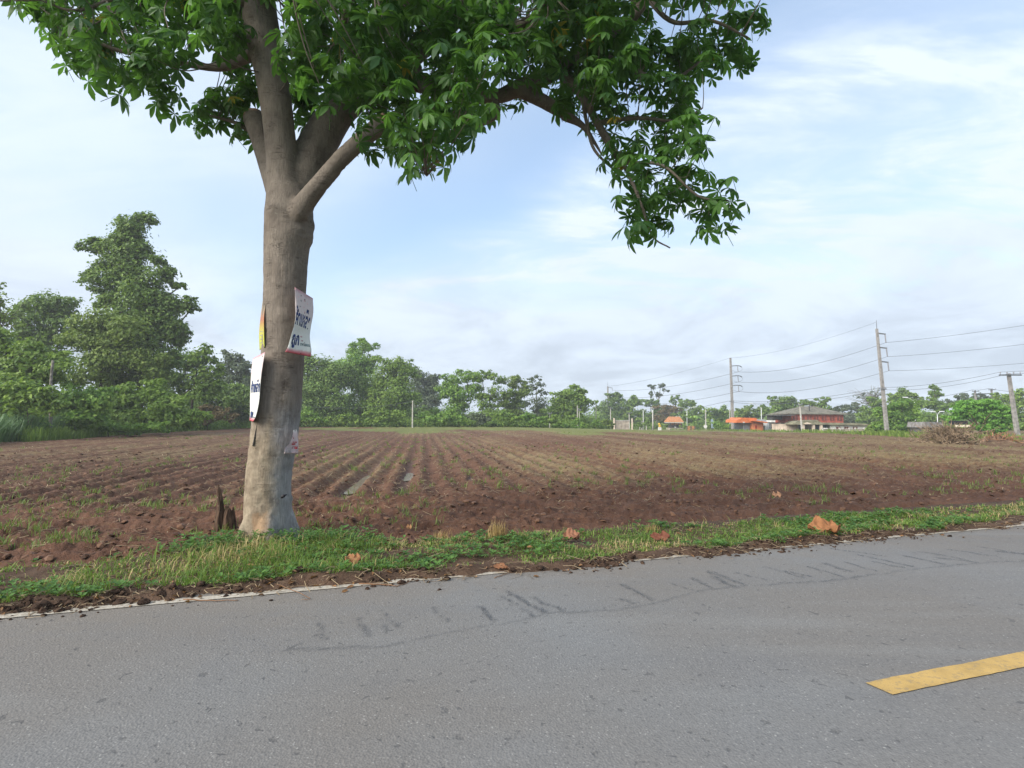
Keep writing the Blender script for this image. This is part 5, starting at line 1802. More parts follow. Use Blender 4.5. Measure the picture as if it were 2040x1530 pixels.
# dead pale snag in the thicket
_s = P(103, 760, 45); _b = np.array([_s[0], 45, float(terrain(_s[0], 45))])
r = thing("dead_snag", "pale dead trunk standing in the left thicket", "snag", _b)
mb = MB(); mb.tube(spline([(0, 0, -.2), (0.05, 0, 2.0), (-.06, 0, P(103, 760, 45)[2] - _b[2]), (0.02, 0, P(103, 718, 45)[2] - _b[2])], 5), np.linspace(.14, .09, 16), 9)
mb.build("trunk", M_PALETRUNK, r, True)


# tall reed grass along the left edge of the field and a fringe further back
def tall_grass(name, label, line, n, hmin, hmax, width, spread, mat, seed):
    rg = np.random.default_rng(seed)
    pts = np.array([G(*p)[:2] for p in line])
    t = rg.uniform(0, len(pts) - 1.001, n); i = t.astype(int); fr = (t - i)[:, None]
    c = pts[i] * (1 - fr) + pts[i + 1] * fr
    off = np.abs(rg.normal(0, 1, n)) * spread
    c = c - np.array(ROWW) * off[:, None] + rg.normal(0, .15, (n, 2))
    z = terrain(c[:, 0], c[:, 1])
    p0 = np.column_stack([c, z - .05])
    h = rg.uniform(hmin, hmax, n) * (.55 + .9 * fbm(c[:, 0] * .6, c[:, 1] * .6, 2, seed)); a = rg.uniform(0, 6.283, n); ln = h * rg.uniform(.1, .75, n)
    d = np.stack([np.cos(a), np.sin(a), 0 * a], -1); s = np.stack([np.sin(a) * .3 + .8, np.cos(a) * .4, 0 * a], -1) * (width * rg.uniform(.6, 1.4, n))[:, None]
    up = np.array([0, 0, 1.0])
    p1 = p0 + d * (ln * .22)[:, None] + up * (h * .55)[:, None]
    p2 = p0 + d * (ln * .6)[:, None] + up * (h * .9)[:, None]
    p3 = p0 + d * ln[:, None] + up * (h * rg.uniform(.72, 1.0, n))[:, None]
    V = np.stack([p0 - s * .5, p0 + s * .5, p1 - s * .5, p1 + s * .5, p2 - s * .35, p2 + s * .35, p3], 1).reshape(-1, 3)
    b = (np.arange(n) * 7)[:, None]
    me = np_mesh(name, V, [np.concatenate([b + np.array([[0, 1, 3, 2]]), b + np.array([[2, 3, 5, 4]])]), b + np.array([[4, 5, 6]])], mat, False, {'tint': np.repeat(rg.uniform(0, 1, n), 7)})
    tag(obj(name, me), label, "grass", None, "stuff")


tall_grass("tall_grass", "tall blue-green reed grass at the left field edge", [(-90, 895), (0, 882), (90, 876), (140, 872)], 4200, 1.1, 2.2, .06, 1.6, FOL['teal'], 3)
tall_grass("field_edge_grass", "yellow-green grass fringe along the field's left edge", [(60, 880), (180, 872), (300, 863), (400, 857), (470, 853)], 5200, .45, 1.15, .045, 1.0, FOL['yellow'], 4)
tall_grass("far_edge_grass", "green grass fringe along the far edge of the field", [(560, 850), (700, 849), (900, 850), (1100, 852), (1250, 854), (1440, 858), (1600, 862), (1760, 867), (1850, 872), (2040, 880)], 6500, .25, .7, .10, 1.2, FOL['olive'], 5)

GC = "trees along the far edge of the field"
FAR = [
    ("far_tree", "broad tree with dark shaded underside right of the big trunk", 112, 640, [(640, 735, 40, 30), (615, 755, 34, 34), (665, 750, 34, 32), (640, 780, 56, 40), (620, 815, 46, 30), (670, 810, 40, 34)], 'deep', .46, 1.0),
    ("far_tree", "tallest bright tree of the far row with a feathery top", 120, 715, [(712, 695, 26, 16), (735, 692, 14, 12), (712, 720, 36, 24), (705, 755, 36, 34), (730, 790, 34, 40), (700, 815, 30, 30)], 'bright', .46, 1.0),
    ("far_tree", "rounded mid green tree right of the tallest far tree", 114, 778, [(775, 728, 34, 18), (800, 745, 24, 22), (765, 755, 38, 28), (790, 785, 38, 34), (760, 805, 36, 34), (800, 815, 26, 28)], 'mid', .46, 1.0),
    ("far_tree", "dull grey-green tree in the gap behind the far row", 150, 845, [(845, 755, 22, 14), (835, 775, 28, 24), (858, 780, 20, 26), (845, 810, 34, 34)], 'grey', .6, 1.1),
    ("far_tree", "layered green tree at the left of the airy grove", 116, 910, [(905, 757, 26, 14), (935, 750, 26, 14), (890, 785, 24, 16), (920, 790, 36, 24), (905, 820, 40, 24)], 'bright', .44, .85),
    ("far_tree", "airy pale-stemmed tree with sky showing through its crown", 116, 975, [(960, 750, 22, 11), (985, 752, 20, 12), (945, 775, 26, 14), (990, 780, 26, 16), (965, 800, 36, 18), (975, 828, 40, 18)], 'mid', .40, .62),
    ("far_tree", "spreading tree right of the airy grove tree", 118, 1025, [(1020, 760, 22, 14), (1035, 785, 20, 20), (1010, 800, 28, 18), (1030, 825, 28, 20)], 'olive', .44, .85),
    ("far_tree", "thin see-through tree poking above the far row", 128, 1070, [(1068, 765, 18, 11), (1058, 778, 14, 8), (1082, 780, 13, 8), (1070, 805, 26, 18), (1065, 830, 28, 18)], 'grey', .42, .6),
    ("far_tree", "dense round tree at the right end of the far row", 126, 1138, [(1135, 785, 28, 14), (1115, 800, 22, 18), (1158, 800, 22, 20), (1135, 815, 40, 24), (1140, 838, 40, 16)], 'mid', .5, 1.1),
    ("distant_tree", "large rounded distant tree behind the tall thin power pole", 215, 1225, [(1225, 795, 24, 14), (1205, 812, 20, 18), (1240, 810, 22, 18), (1222, 832, 34, 18)], 'deep', .8, 1.2),
    ("distant_tree", "rounded distant tree left of the twin street lamps", 215, 1262, [(1260, 798, 18, 12), (1258, 820, 24, 20), (1275, 835, 22, 16)], 'mid', .8, 1.2),
    ("distant_tree", "dark low distant tree under the tall tufted tree", 225, 1300, [(1295, 802, 18, 9), (1310, 815, 24, 14), (1290, 830, 26, 18), (1320, 835, 24, 16)], 'deep', .8, 1.2),
    ("distant_tree", "tall tufted distant tree with bare stems between its tufts", 235, 1308, [(1300, 771, 9, 6), (1316, 768, 8, 6), (1298, 786, 6, 6), (1325, 778, 8, 4), (1312, 787, 7, 6)], 'grey', .7, .9),
    ("distant_tree", "small dark tufted tree right of the tall tufted one", 235, 1343, [(1338, 796, 5, 6), (1347, 792, 7, 5), (1354, 797, 5, 5), (1342, 803, 8, 5)], 'deep', .7, .9),
    ("distant_tree", "distant tree with browning top above the wooden pavilion", 205, 1325, [(1322, 810, 22, 7), (1340, 815, 18, 8), (1318, 828, 24, 16)], 'brown', .75, 1.1),
    ("distant_tree", "rounded distant tree right of the wooden pavilion", 220, 1372, [(1366, 804, 18, 10), (1385, 815, 18, 12), (1362, 825, 24, 18), (1388, 835, 18, 14)], 'mid', .8, 1.2),
    ("distant_tree", "low bushy tree left of the middle power pole", 200, 1425, [(1415, 822, 24, 14), (1440, 828, 18, 16), (1420, 842, 28, 12)], 'mid', .75, 1.2),
    ("distant_tree", "low olive tree behind the orange shop", 190, 1495, [(1490, 820, 24, 12), (1515, 825, 20, 10), (1475, 828, 18, 10)], 'olive', .7, 1.2),
    ("distant_tree", "small pointed dark tree behind the orange shop's right end", 195, 1519, [(1519, 812, 6, 8), (1519, 822, 9, 8)], 'deep', .6, 1.2),
    ("distant_tree", "big dark domed tree left behind the red house", 180, 1558, [(1560, 797, 26, 14), (1545, 815, 26, 18), (1575, 812, 24, 18), (1560, 835, 36, 18)], 'deep', .7, 1.2),
    ("distant_tree", "layered green tree right behind the red house roof", 175, 1628, [(1612, 803, 20, 8), (1640, 798, 16, 9), (1600, 815, 24, 10), (1645, 812, 20, 10), (1625, 825, 36, 14)], 'mid', .7, 1.1),
    ("distant_tree", "dull tree beyond the red house's right corner", 180, 1690, [(1675, 815, 18, 10), (1700, 815, 20, 12), (1690, 835, 34, 18)], 'grey', .7, 1.2),
    ("distant_tree", "hazy wooded crown left of the tall right power pole", 165, 1735, [(1745, 800, 18, 12), (1728, 818, 22, 16), (1755, 825, 24, 22), (1735, 845, 30, 16)], 'mid', .65, 1.2),
    ("distant_tree", "hazy rounded tree behind the tall right power pole", 160, 1795, [(1800, 782, 20, 13), (1780, 795, 18, 14), (1818, 800, 20, 16), (1800, 820, 36, 22)], 'mid', .62, 1.2),
    ("distant_tree", "tall layered tree above the grey shed roof", 150, 1862, [(1862, 773, 12, 8), (1862, 787, 20, 10), (1850, 805, 28, 14), (1875, 810, 24, 16), (1862, 835, 36, 20)], 'mid', .58, 1.2),
    ("distant_tree", "hazy tree behind the twin-pole frame", 165, 1930, [(1920, 795, 22, 10), (1950, 792, 20, 10), (1900, 805, 20, 12), (1935, 815, 40, 18)], 'grey', .62, 1.2),
    ("distant_tree", "hazy tree at the right edge behind the near power pole", 140, 2020, [(1995, 792, 20, 12), (2030, 795, 26, 14), (2010, 815, 40, 22), (2035, 845, 30, 26)], 'mid', .58, 1.2),
    ("roadside_bush", "large leafy bush right at the foot of the tall right pole", 101, 1800, [(1795, 805, 30, 14), (1775, 825, 30, 22), (1815, 825, 26, 24), (1785, 850, 40, 18), (1825, 852, 22, 16), (1760, 848, 16, 16)], 'bright', .44, 1.15),
]
for i, (nm, lab, Y, bx, lobes, mt, lf, dn) in enumerate(FAR):
    if nm == 'far_tree':
        lobes = [(a, b, c * 1.2, d * 1.2) for a, b, c, d in lobes]
        dn = max(dn, .8)
    lf *= .9
    tree_at(nm, lab, "bush" if "bush" in nm else "tree", Y, bx, lobes, mt, lf, dn, .28 if "distant" not in nm else .4, True, GC if nm == "far_tree" else ("distant trees on the right" if nm == "distant_tree" else None), pale="pale" in lab or "bare stems" in lab)
# leafless grey tree
tree_at("leafless_tree", "grey leafless tree crown behind the tall right power pole", "tree", 170, 1735, [(1715, 790, 20, 10), (1745, 782, 22, 12), (1730, 800, 24, 12)], 'grey', .45, .10, .30, True, None, True, bare=110)


# bright spreading shade tree at the right: flat tiers of leaves
def shade_tree():
    Y = 78; x = (1952 - 1020) / F * Y
    base = np.array([x, Y, float(terrain(x, Y))])
    r = thing("shade_tree", "bright green dome-shaped shade tree with layered leaves at the right", "tree", base)
    lobes = []
    rg = random.Random(3)
    for row, (yy, half) in enumerate(((803, 34), (811, 50), (820, 58), (829, 62), (838, 60), (847, 54), (855, 40))):
        n = max(3, int(half / 8))
        for i in range(n):
            lobes.append((1952 - half + 2 * half * (i + .5) / n + rg.uniform(-4, 4), yy + rg.uniform(-2.5, 2.5), 15, 7))
    lobes = [l for l in lobes if not (1905 < l[0] < 1940 and l[1] > 832)]
    obj("crown", crown_mesh(lobes, Y, .34, 1.6, foliage('shade_tree_leaf', (0.075, 0.19, 0.030), (0.20, 0.40, 0.060), .32, .25), base, .2, 2.6, .6), r)
    mb = MB(); f = P(1952, 850, Y) - base
    mb.tube(spline([(0, 0, -.3), (0, 0, 1), f], 4), np.linspace(.22, .16, 9), 8)
    for a in range(6):
        e = P(1952 + 45 * math.cos(a * 1.05), 822, Y + 3 * math.sin(a * 1.05)) - base
        mb.tube(spline([f - [0, 0, .4], (f + e) / 2, e], 4), np.linspace(.12, .03, 9), 6)
    mb.build("trunk", plain("reddish_bark", (0.17, 0.10, 0.075), .9, .3, 6, .1), r, True)


shade_tree()

# shrubs in front of the far row
GF = "shrubs along the far field edge"
FS = [
    ("low bright shrub under the dark shaded far tree", 104, 612, [(605, 828, 24, 18), (630, 836, 22, 12)], 'bright'),
    ("small dull shrub under the tallest far tree", 104, 690, [(690, 832, 22, 14), (715, 838, 18, 10)], 'mid'),
    ("wide green shrub left of the pale pole", 104, 775, [(755, 832, 26, 16), (790, 828, 26, 18)], 'mid'),
    ("bright tiered shrub just right of the pale pole", 104, 850, [(842, 828, 16, 10), (855, 835, 24, 12), (880, 838, 18, 10)], 'bright'),
    ("tiered shrub below the layered far tree", 104, 905, [(895, 832, 20, 12), (918, 838, 22, 10)], 'bright'),
    ("grey-green shrub below the airy grove tree", 106, 950, [(945, 830, 18, 14), (960, 838, 20, 10)], 'grey'),
    ("pale feathery shrub right of the airy grove tree", 106, 1005, [(1000, 832, 20, 12), (1022, 836, 18, 10)], 'yellow'),
    ("tiered green shrub under the thin see-through tree", 106, 1055, [(1045, 832, 20, 10), (1068, 836, 20, 10)], 'bright'),
    ("low shrub left of the round far tree", 108, 1100, [(1095, 836, 20, 10), (1112, 840, 16, 8)], 'mid'),
    ("small layered sapling beside the twin thin poles", 112, 1152, [(1152, 836, 9, 4), (1152, 842, 12, 5)], 'bright'),
    ("small layered sapling right of the twin thin poles", 116, 1186, [(1186, 840, 9, 4), (1186, 846, 11, 4)], 'bright'),
    ("long clipped green hedge at the far field edge", 110, 1130, [(1105, 849, 12, 5), (1122, 849, 12, 5), (1140, 849, 12, 5), (1156, 849, 10, 5)], 'bright'),
    ("bush in front of the tall thin pole", 120, 1208, [(1205, 842, 12, 9), (1215, 848, 10, 5)], 'olive'),
    ("small dark shrub left of the white doorway posts", 150, 1290, [(1285, 845, 14, 7), (1272, 848, 8, 5)], 'deep'),
    ("bright shrub left of the middle power pole", 150, 1440, [(1432, 846, 14, 10), (1446, 850, 10, 7)], 'bright'),
    ("dark leafy shrub left of the tall right pole", 103, 1745, [(1742, 848, 12, 14), (1735, 858, 12, 7)], 'mid'),
    ("low shrub in front of the grey shed", 84, 1855, [(1850, 862, 16, 7), (1872, 860, 10, 6)], 'olive'),
]
for lab, Y, bx, lobes, mt in FS:
    tree_at("field_edge_shrub", lab, "hedge" if "hedge" in lab else "shrub", Y, bx, lobes, mt, .40, 1.1, .05, True, GF)


# banana plant
def banana():
    Y = 175; bx = 1381; x = (bx - 1020) / F * Y
    base = np.array([x, Y, float(terrain(x, Y))])
    r = thing("banana_plant", "bright banana plant right of the wooden pavilion", "plant", base)
    k = Y / F
    z1 = P(bx, 838, Y)[2] - base[2]
    mb = MB(); mb.tube([(0, 0, -.2), (0, 0, z1)], [.35, .25], 8); mb.build("stem", FOL['yellow'], r, True)
    rg = random.Random(4)
    for i in range(13):
        a = i / 13 * 6.283 + rg.uniform(-.2, .2); L_ = rg.uniform(16, 26) * k; up = rg.uniform(.5, 1.1)
        p = spline([(0, 0, z1 - .2), (math.cos(a) * L_ * .4, math.sin(a) * L_ * .4, z1 + L_ * .45 * up), (math.cos(a) * L_ * .85, math.sin(a) * L_ * .85, z1 + L_ * (.35 * up - .12))], 4)
        s = np.array([-math.sin(a), math.cos(a), .25]); w = np.sin(np.linspace(.15, 3.05, len(p))) * 2.6 * k
        V = np.concatenate([p - s * w[:, None], p, p + s * w[:, None]]); n = len(p); j = np.arange(n - 1)
        q = np.concatenate([np.stack([j, j + 1, n + j + 1, n + j], -1), np.stack([n + j, n + j + 1, 2 * n + j + 1, 2 * n + j], -1)])
        obj("leaf", np_mesh("leaf", V, [q], FOL['bright'], False, {'tint': np.full(len(V), rg.uniform(.3, .9))}), r)


banana()


# far wood that reads as one mass
def distant_wood():
    rg = np.random.default_rng(2)
    pos, nor, tint = [], [], []
    for i in range(120):
        px = rg.uniform(480, 2250); Y = rg.uniform(260, 330)
        top = 826 + 10 * (fbm(np.array(px * .02), np.array(1.0), 3, 7) - .5) * 2 - 6 * rg.uniform(0, 1)
        C = P(px, top + 12, Y); rr = np.array([rg.uniform(5, 9), 5, rg.uniform(4, 6)])
        m = 280
        e = unit(m, rg)
        p = C + e * rr * rg.uniform(.5, 1, m)[:, None] ** .5
        p[:, 2] -= rg.uniform(0, 1, m) ** 2 * 4
        pos.append(p); nor.append(e + np.array([0, -.2, .5]) + unit(m, rg) * .5); tint.append(np.clip(rg.uniform(.2, .8) + rg.normal(0, .2, m), 0, .99))
    pos = np.concatenate(pos); R = frames(np.concatenate(nor), rg.uniform(0, 6.28, len(pos)))
    V, Fa = instances(LEAFQ, LEAFF, pos, R, 1.7 * rg.uniform(.6, 1.4, len(pos)))
    tag(obj("distant_wood", np_mesh("distant_wood", V, [Fa], FOL['mid'], False, {'tint': np.repeat(np.concatenate(tint), 4)})), "hazy distant wood behind the far trees", "wood", None, "stuff")


distant_wood()


def undergrowth(name, label, line, n, leaf, mat, seed, back=2.5):
    """uneven mass of leaves: line of (px, distance, top py) with its foot on the ground"""
    rg = np.random.default_rng(seed)
    line = np.array(line, float)
    t = rg.uniform(0, len(line) - 1.001, n // 60); i = t.astype(int); fr = (t - i)
    row = line[i] * (1 - fr[:, None]) + line[i + 1] * fr[:, None]
    pos, nor, tint = [], [], []
    for px, Y, top in row:
        Y = Y + abs(rg.normal(0, back)); x = (px - 1020) / F * Y
        zb = float(terrain(x, Y)); zt = P(px, top, Y)[2]
        hgt = max(.5, (zt - zb)) * rg.uniform(.45, 1.05)
        rr = np.array([rg.uniform(.5, 1.0), .8, rg.uniform(.4, .7)]) * min(hgt * .8, 2.2)
        c = np.array([x, Y, zb + rg.uniform(.15, 1.0) * max(.2, hgt - rr[2])])
        e = unit(60, rg)
        p = c + e * rr * rg.uniform(.2, 1, 60)[:, None] ** .5
        p[:, 2] = np.maximum(p[:, 2], zb + .02)
        pos.append(p); nor.append(e * .6 + np.array([0, -.1, .5]) + unit(60, rg) * .5); tint.append(np.clip(rg.uniform(.15, .85) + rg.normal(0, .18, 60), 0, .99))
    pos = np.concatenate(pos); m = len(pos)
    V, Fa = instances(LEAFQ, LEAFF, pos, frames(np.concatenate(nor), rg.uniform(0, 6.28, m)), leaf * rg.uniform(.6, 1.4, m))
    tag(obj(name, np_mesh(name, V, [Fa], FOL[mat], False, {'tint': np.repeat(np.concatenate(tint), 4)})), label, "undergrowth", None, "stuff")


undergrowth("thicket_undergrowth", "tangled green undergrowth filling the foot of the left thicket", [(-160, 37, 790), (0, 41, 795), (60, 44, 795), (250, 57, 805), (400, 77, 808), (510, 99, 815), (600, 112, 815)], 42000, .34, 'yellow', 31, 2.5)
undergrowth("thicket_dark_undergrowth", "dark shaded undergrowth deep in the left thicket", [(-160, 48, 710), (60, 53, 725), (250, 66, 745), (400, 86, 760), (520, 108, 775), (620, 118, 790)], 28000, .48, 'deep', 32, 3)
undergrowth("far_undergrowth", "green undergrowth under the far row of trees", [(560, 106, 818), (700, 108, 822), (850, 108, 824), (1000, 110, 826), (1120, 114, 832), (1200, 130, 838)], 38000, .42, 'mid', 33, 4)
undergrowth("far_shade_undergrowth", "dark undergrowth behind the far tree trunks", [(560, 122, 790), (700, 124, 800), (850, 126, 805), (1000, 126, 812), (1120, 130, 815), (1200, 150, 825)], 20000, .62, 'deep', 34, 5)
undergrowth("roadside_undergrowth", "green scrub beyond the houses on the right", [(1180, 215, 838), (1300, 205, 836), (1460, 195, 836), (1560, 170, 838), (1740, 135, 842), (1900, 118, 838), (2080, 105, 836)], 28000, .68, 'mid', 35, 5)

# ================================================================== POLES, WIRES, LAMPS
M_CONC = plain("pole_concrete", (0.27, 0.255, 0.245), 0.9, 0.18, 2.5, 0.2, bump=0.3)
M_CONC2 = plain("pale_concrete", (0.46, 0.44, 0.40), 0.9, 0.15, 2.5, 0.2)
M_STEEL = plain("galvanised_steel", (0.17, 0.18, 0.19), 0.55, 0.15, 6, 0.5, 0.6)
M_PORC = plain("grey_insulator", (0.20, 0.20, 0.22), 0.3, 0.1, 6, 0.5)
M_WIRE = plain("wire", (0.10, 0.11, 0.13), 0.6, 0.1, 1)
M_LAMP = plain("lamp_shell", (0.62, 0.64, 0.64), 0.4, 0.08, 3)


def foot(px, Y):
    x = (px - 1020) / F * Y
    return np.array([x, Y, float(terrain(x, Y))])


def h_at(py, Y, b): return P(1020, py, Y)[2] - b[2]


def pole_big(px, Y, top_py, arms, tops, label, arm_px, ins_px, spike_py, curved=False, width=.34, wires_at=None):
    b = foot(px, Y); k = Y / F
    r = thing("power_pole", label, "power pole", b, "tall transmission poles")
    H = h_at(top_py, Y, b)
    lean = tops * k
    mb = MB()
    a, c = width * .5, width * .30
    mb.hull8([(-a, -a, -.5), (a, -a, -.5), (a, a, -.5), (-a, a, -.5)], [(lean - c, -c, H), (lean + c, -c, H), (lean + c, c, H), (lean - c, c, H)])
    mb.build("shaft", M_CONC, r)
    if spike_py:
        hs = h_at(spike_py, Y, b)
        m2 = MB(); m2.tube([(lean, 0, H - .3), (lean, 0, hs)], [.06, .035], 6); m2.build("earth_spike", M_STEEL, r)
    att = []
    for py in arms:
        z = h_at(py, Y, b); x0 = lean * z / H; L_ = arm_px * k
        m = MB()
        if curved:
            m.tube(spline([(x0, 0, z - .1), (x0 + L_ * .4, -.1, z + .05), (x0 + L_ * .8, -.2, z), (x0 + L_, -.25, z - .35)], 4), [.13] * 13, 6)
        else:
            m.hull8([(x0, -.08, z - .10), (x0 + L_, -.28, z - .28), (x0 + L_, -.10, z - .28), (x0, .1, z - .10)], [(x0, -.08, z + .12), (x0 + L_, -.28, z - .08), (x0 + L_, -.10, z - .08), (x0, .1, z + .12)])
        m.build("cross_arm", M_STEEL, r)
        zi = z - ins_px * k
        xi = x0 + L_ * (.62 if curved else .93)
        m = MB()
        n = 9
        pts = [(xi + .12 * t, -.2, z - .15 + (zi - z + .15) * t) for t in np.linspace(0, 1, n * 2)]
        m.tube(pts, [.07 if i % 2 else .12 for i in range(n * 2)], 8)
        m.build("insulator", M_PORC, r)
        if curved:
            m = MB(); m.tube(spline([(x0 + .1, -.1, zi + .5), (xi - .3, -.2, zi), (xi + .12, -.2, zi - .02), (x0 + L_ + .1, -.25, zi + .6), (x0 + L_, -.25, z - .3)], 5), [.03] * 21, 5); m.build("jumper_wire", M_WIRE, r)
        att.append(b + np.array([xi + .12, -.2, zi]))
    # middle collar with low-voltage arms
    for py in (wires_at or []):
        z = h_at(py, Y, b); x0 = lean * z / H
        m = MB(); m.box(x0 - .9, x0 + .5, -.30, -.16, z - .07, z + .07); m.build("low_arm", M_STEEL, r)
        for dx in (-.8, -.4, .35):
            m = MB(); m.tube([(x0 + dx, -.23, z + .07), (x0 + dx, -.23, z + .28)], [.06, .04], 7); m.build("pin_insulator", M_PORC, r)
        att.append(b + np.array([x0 - .4, -.23, z + .28]))
    att.append(b + np.array([lean, 0, H]))
    return att


A = pole_big(1765, 98, 655, (664, 692, 720), -13, "nearest tall power pole with three short arms, right of the red house", 15, 19, 638, False, .54, [775])
B = pole_big(1459, 158, 713, (729, 749, 768), -2, "middle tall power pole with curved arms beside the orange shop", 21, 12, None, True, .75, [800])
C = pole_big(1212, 235, 770, (772,), -1, "farthest tall power pole, thin and pale above the rounded tree", 9, 6, 760, False, .85, None)
D0 = np.array([69.0, 40, 0.0])


def mini_lamp(r, x, z):     # lamp bracket on a pole
    mb = MB(); mb.tube(spline([(x, -.1, z), (x + .9, -.3, z + .45), (x + 1.5, -.4, z + .5)], 4), [.04] * 9, 6); mb.build("lamp_arm", M_STEEL, r)


# right-hand near pole
def t_pole(px, Y, top_py, half_px, label, group, off=0.0, n_ins=3, width=.30, mat=None):
    b = foot(px, Y); k = Y / F
    r = thing("utility_pole", label, "utility pole", b, group)
    H = h_at(top_py, Y, b)
    a, c = width * .5, width * .36
    mb = MB(); mb.hull8([(-a, -a, -.4), (a, -a, -.4), (a, a, -.4), (-a, a, -.4)], [(off * k - c, -c, H), (off * k + c, -c, H), (off * k + c, c, H), (off * k - c, c, H)])
    mb.build("shaft", mat or M_CONC, r)
    att = []
    if half_px:
        w = half_px * k
        mb = MB(); mb.box(off * k - w, off * k + w, -.32, -.16, H - .30, H - .14); mb.build("cross_arm", M_STEEL, r)
        for i in range(n_ins):
            dx = off * k + w * (-.9 + 1.8 * i / max(1, n_ins - 1))
            mb = MB(); mb.tube([(dx, -.24, H - .14), (dx, -.24, H + .02), (dx, -.24, H + .06), (dx, -.24, H + .16)], [.035, .04, .09, .06], 8); mb.build("pin_insulator", M_PORC, r)
            att.append(b + np.array([dx, -.24, H + .16]))
    att.append(b + np.array([off * k, 0, H]))
    return att


DP = t_pole(2024, 70, 744, 22, "near concrete pole with T-arm at the right edge", None, -12, 4, .42)
E1 = t_pole(1948, 150, 778, 7, "left pole of the twin-pole frame above the shade tree", "twin-pole frame", -5, 3, .45)
E2 = t_pole(1980, 150, 775, 7, "right pole of the twin-pole frame above the shade tree", "twin-pole frame", -4, 3, .45)
_m = MB(); _a, _b2 = E1[-1] + [0, -.3, -1.0], E2[-1] + [0, -.3, -1.2]
_m.tube([_a - _a, _b2 - _a], [.14, .14], 6)
tag(_m.build("frame_beam", M_STEEL, None, False, _a), "dark beam joining the twin poles above the shade tree", "beam")
GPO = "small poles at the far field edge"
t_pole(822, 103, 798, 0, "pale thin pole standing before the far trees", GPO, 0, 0, .24, M_CONC2)
t_pole(1095, 112, 822, 4, "short thin pole with little cross arm left of the round tree", GPO, 0, 2, .16, M_CONC2)
t_pole(1150, 118, 808, 0, "taller of the twin thin poles by the round tree", GPO, 0, 0, .22, M_CONC2)
t_pole(1154, 120, 816, 3, "shorter of the twin thin poles by the round tree", GPO, 0, 2, .18, M_CONC2)
t_pole(1187, 130, 806, 0, "thin pole behind the layered sapling", GPO, 0, 0, .2, M_CONC2)
t_pole(1216, 200, 812, 4, "small pole just right of the farthest tall pole", GPO, 0, 2, .32, M_CONC2)
t_pole(1253, 190, 822, 5, "thin pole with arm above the concrete wall", GPO, 0, 2, .3, M_CONC2)
t_pole(1405, 185, 816, 0, "grey pole left of the blue sheet", GPO, 0, 0, .32, M_CONC2)
t_pole(1453, 150, 815, 0, "slim pole just left of the middle tall pole", GPO, 0, 0, .2, M_CONC2)
t_pole(1596, 112, 805, 4, "pale pole in front of the red house's left end", GPO, -3, 2, .26, M_CONC2)
t_pole(1553, 135, 833, 0, "thin white post under the dark lean-to roof", GPO, 0, 0, .16, M_CONC2)
_r = foot(1300, 165)
_lp = thing("lamp_post", "short thick white post with a box on top left of the pavilion", "lamp post", _r)
_H = h_at(822, 165, _r)
mb = MB(); mb.tube([(0, 0, -.2), (0, 0, _H)], [.20, .15], 10); mb.build("post", M_CONC2, _lp, True)
mb = MB(); mb.box(-.28, .12, -.2, .2, _H, _H + .75); mb.build("lamp_box", M_LAMP, _lp)


def street_lamp(px, Y, top_py, left_px, right_px, label, rise=4):
    b = foot(px, Y); k = Y / F
    r = thing("street_lamp", label, "street lamp", b, "street lamps beyond the field")
    H = h_at(top_py, Y, b)
    mb = MB(); mb.tube([(0, 0, -.2), (0, 0, H)], [.13, .08], 8); mb.build("post", M_LAMP, r, True)
    for e in (left_px, right_px):
        if not e: continue
        x = e * k
        mb = MB(); mb.tube(spline([(0, 0, H - .1), (x * .5, -.1, H + rise * k * .6), (x, -.2, H + rise * k)], 4), [.055] * 9, 6); mb.build("arm", M_LAMP, r, True)
        s = 1 if e > 0 else -1
        mb = MB()
        mb.hull8([(x - .1 * s, -.35, H + rise * k - .10), (x + 1.0 * s, -.32, H + rise * k - .02), (x + 1.0 * s, -.08, H + rise * k - .02), (x - .1 * s, -.05, H + rise * k - .10)],
                 [(x - .1 * s, -.33, H + rise * k + .14), (x + .9 * s, -.30, H + rise * k + .16), (x + .9 * s, -.1, H + rise * k + .16), (x - .1 * s, -.07, H + rise * k + .14)])
        mb.build("lamp_head", M_LAMP, r)


street_lamp(1281, 190, 817, -13, 13, "twin-arm street lamp left of the short white post")
street_lamp(1368, 195, 815, -14, 13, "twin-arm street lamp above the banana plant")
street_lamp(1211, 215, 818, -10, 10, "twin-arm street lamp beside the farthest tall pole", 0)
street_lamp(1516, 150, 812, -18, 0, "single-arm street lamp above the orange shop", 8)
street_lamp(1822, 122, 800, -16, 0, "single-arm street lamp over the leafy bush, right of the tall pole", 8)
street_lamp(1866, 135, 826, -6, 5, "low twin lamp in front of the tall layered tree", 6)


def wire(pts, sag, label, rad=0.03):
    """continuous conductor through support points"""
    out = []
    for i in range(len(pts) - 1):
        a, b = np.array(pts[i], float), np.array(pts[i + 1], float)
        n = 22
        t = np.linspace(0, 1, n + 1)[: None if i == len(pts) - 2 else -1]
        p = a + (b - a) * t[:, None]
        p[:, 2] -= sag[i] * 4 * t * (1 - t)
        out.append(p)
    p = np.concatenate(out); c = p[0].copy()
    mb = MB(); mb.tube(p - c, np.clip(rad * p[:, 1] / 98, .018, .05), 5)
    tag(mb.build("overhead_wire", M_WIRE, None, True, c), label, "wire", "overhead wires")


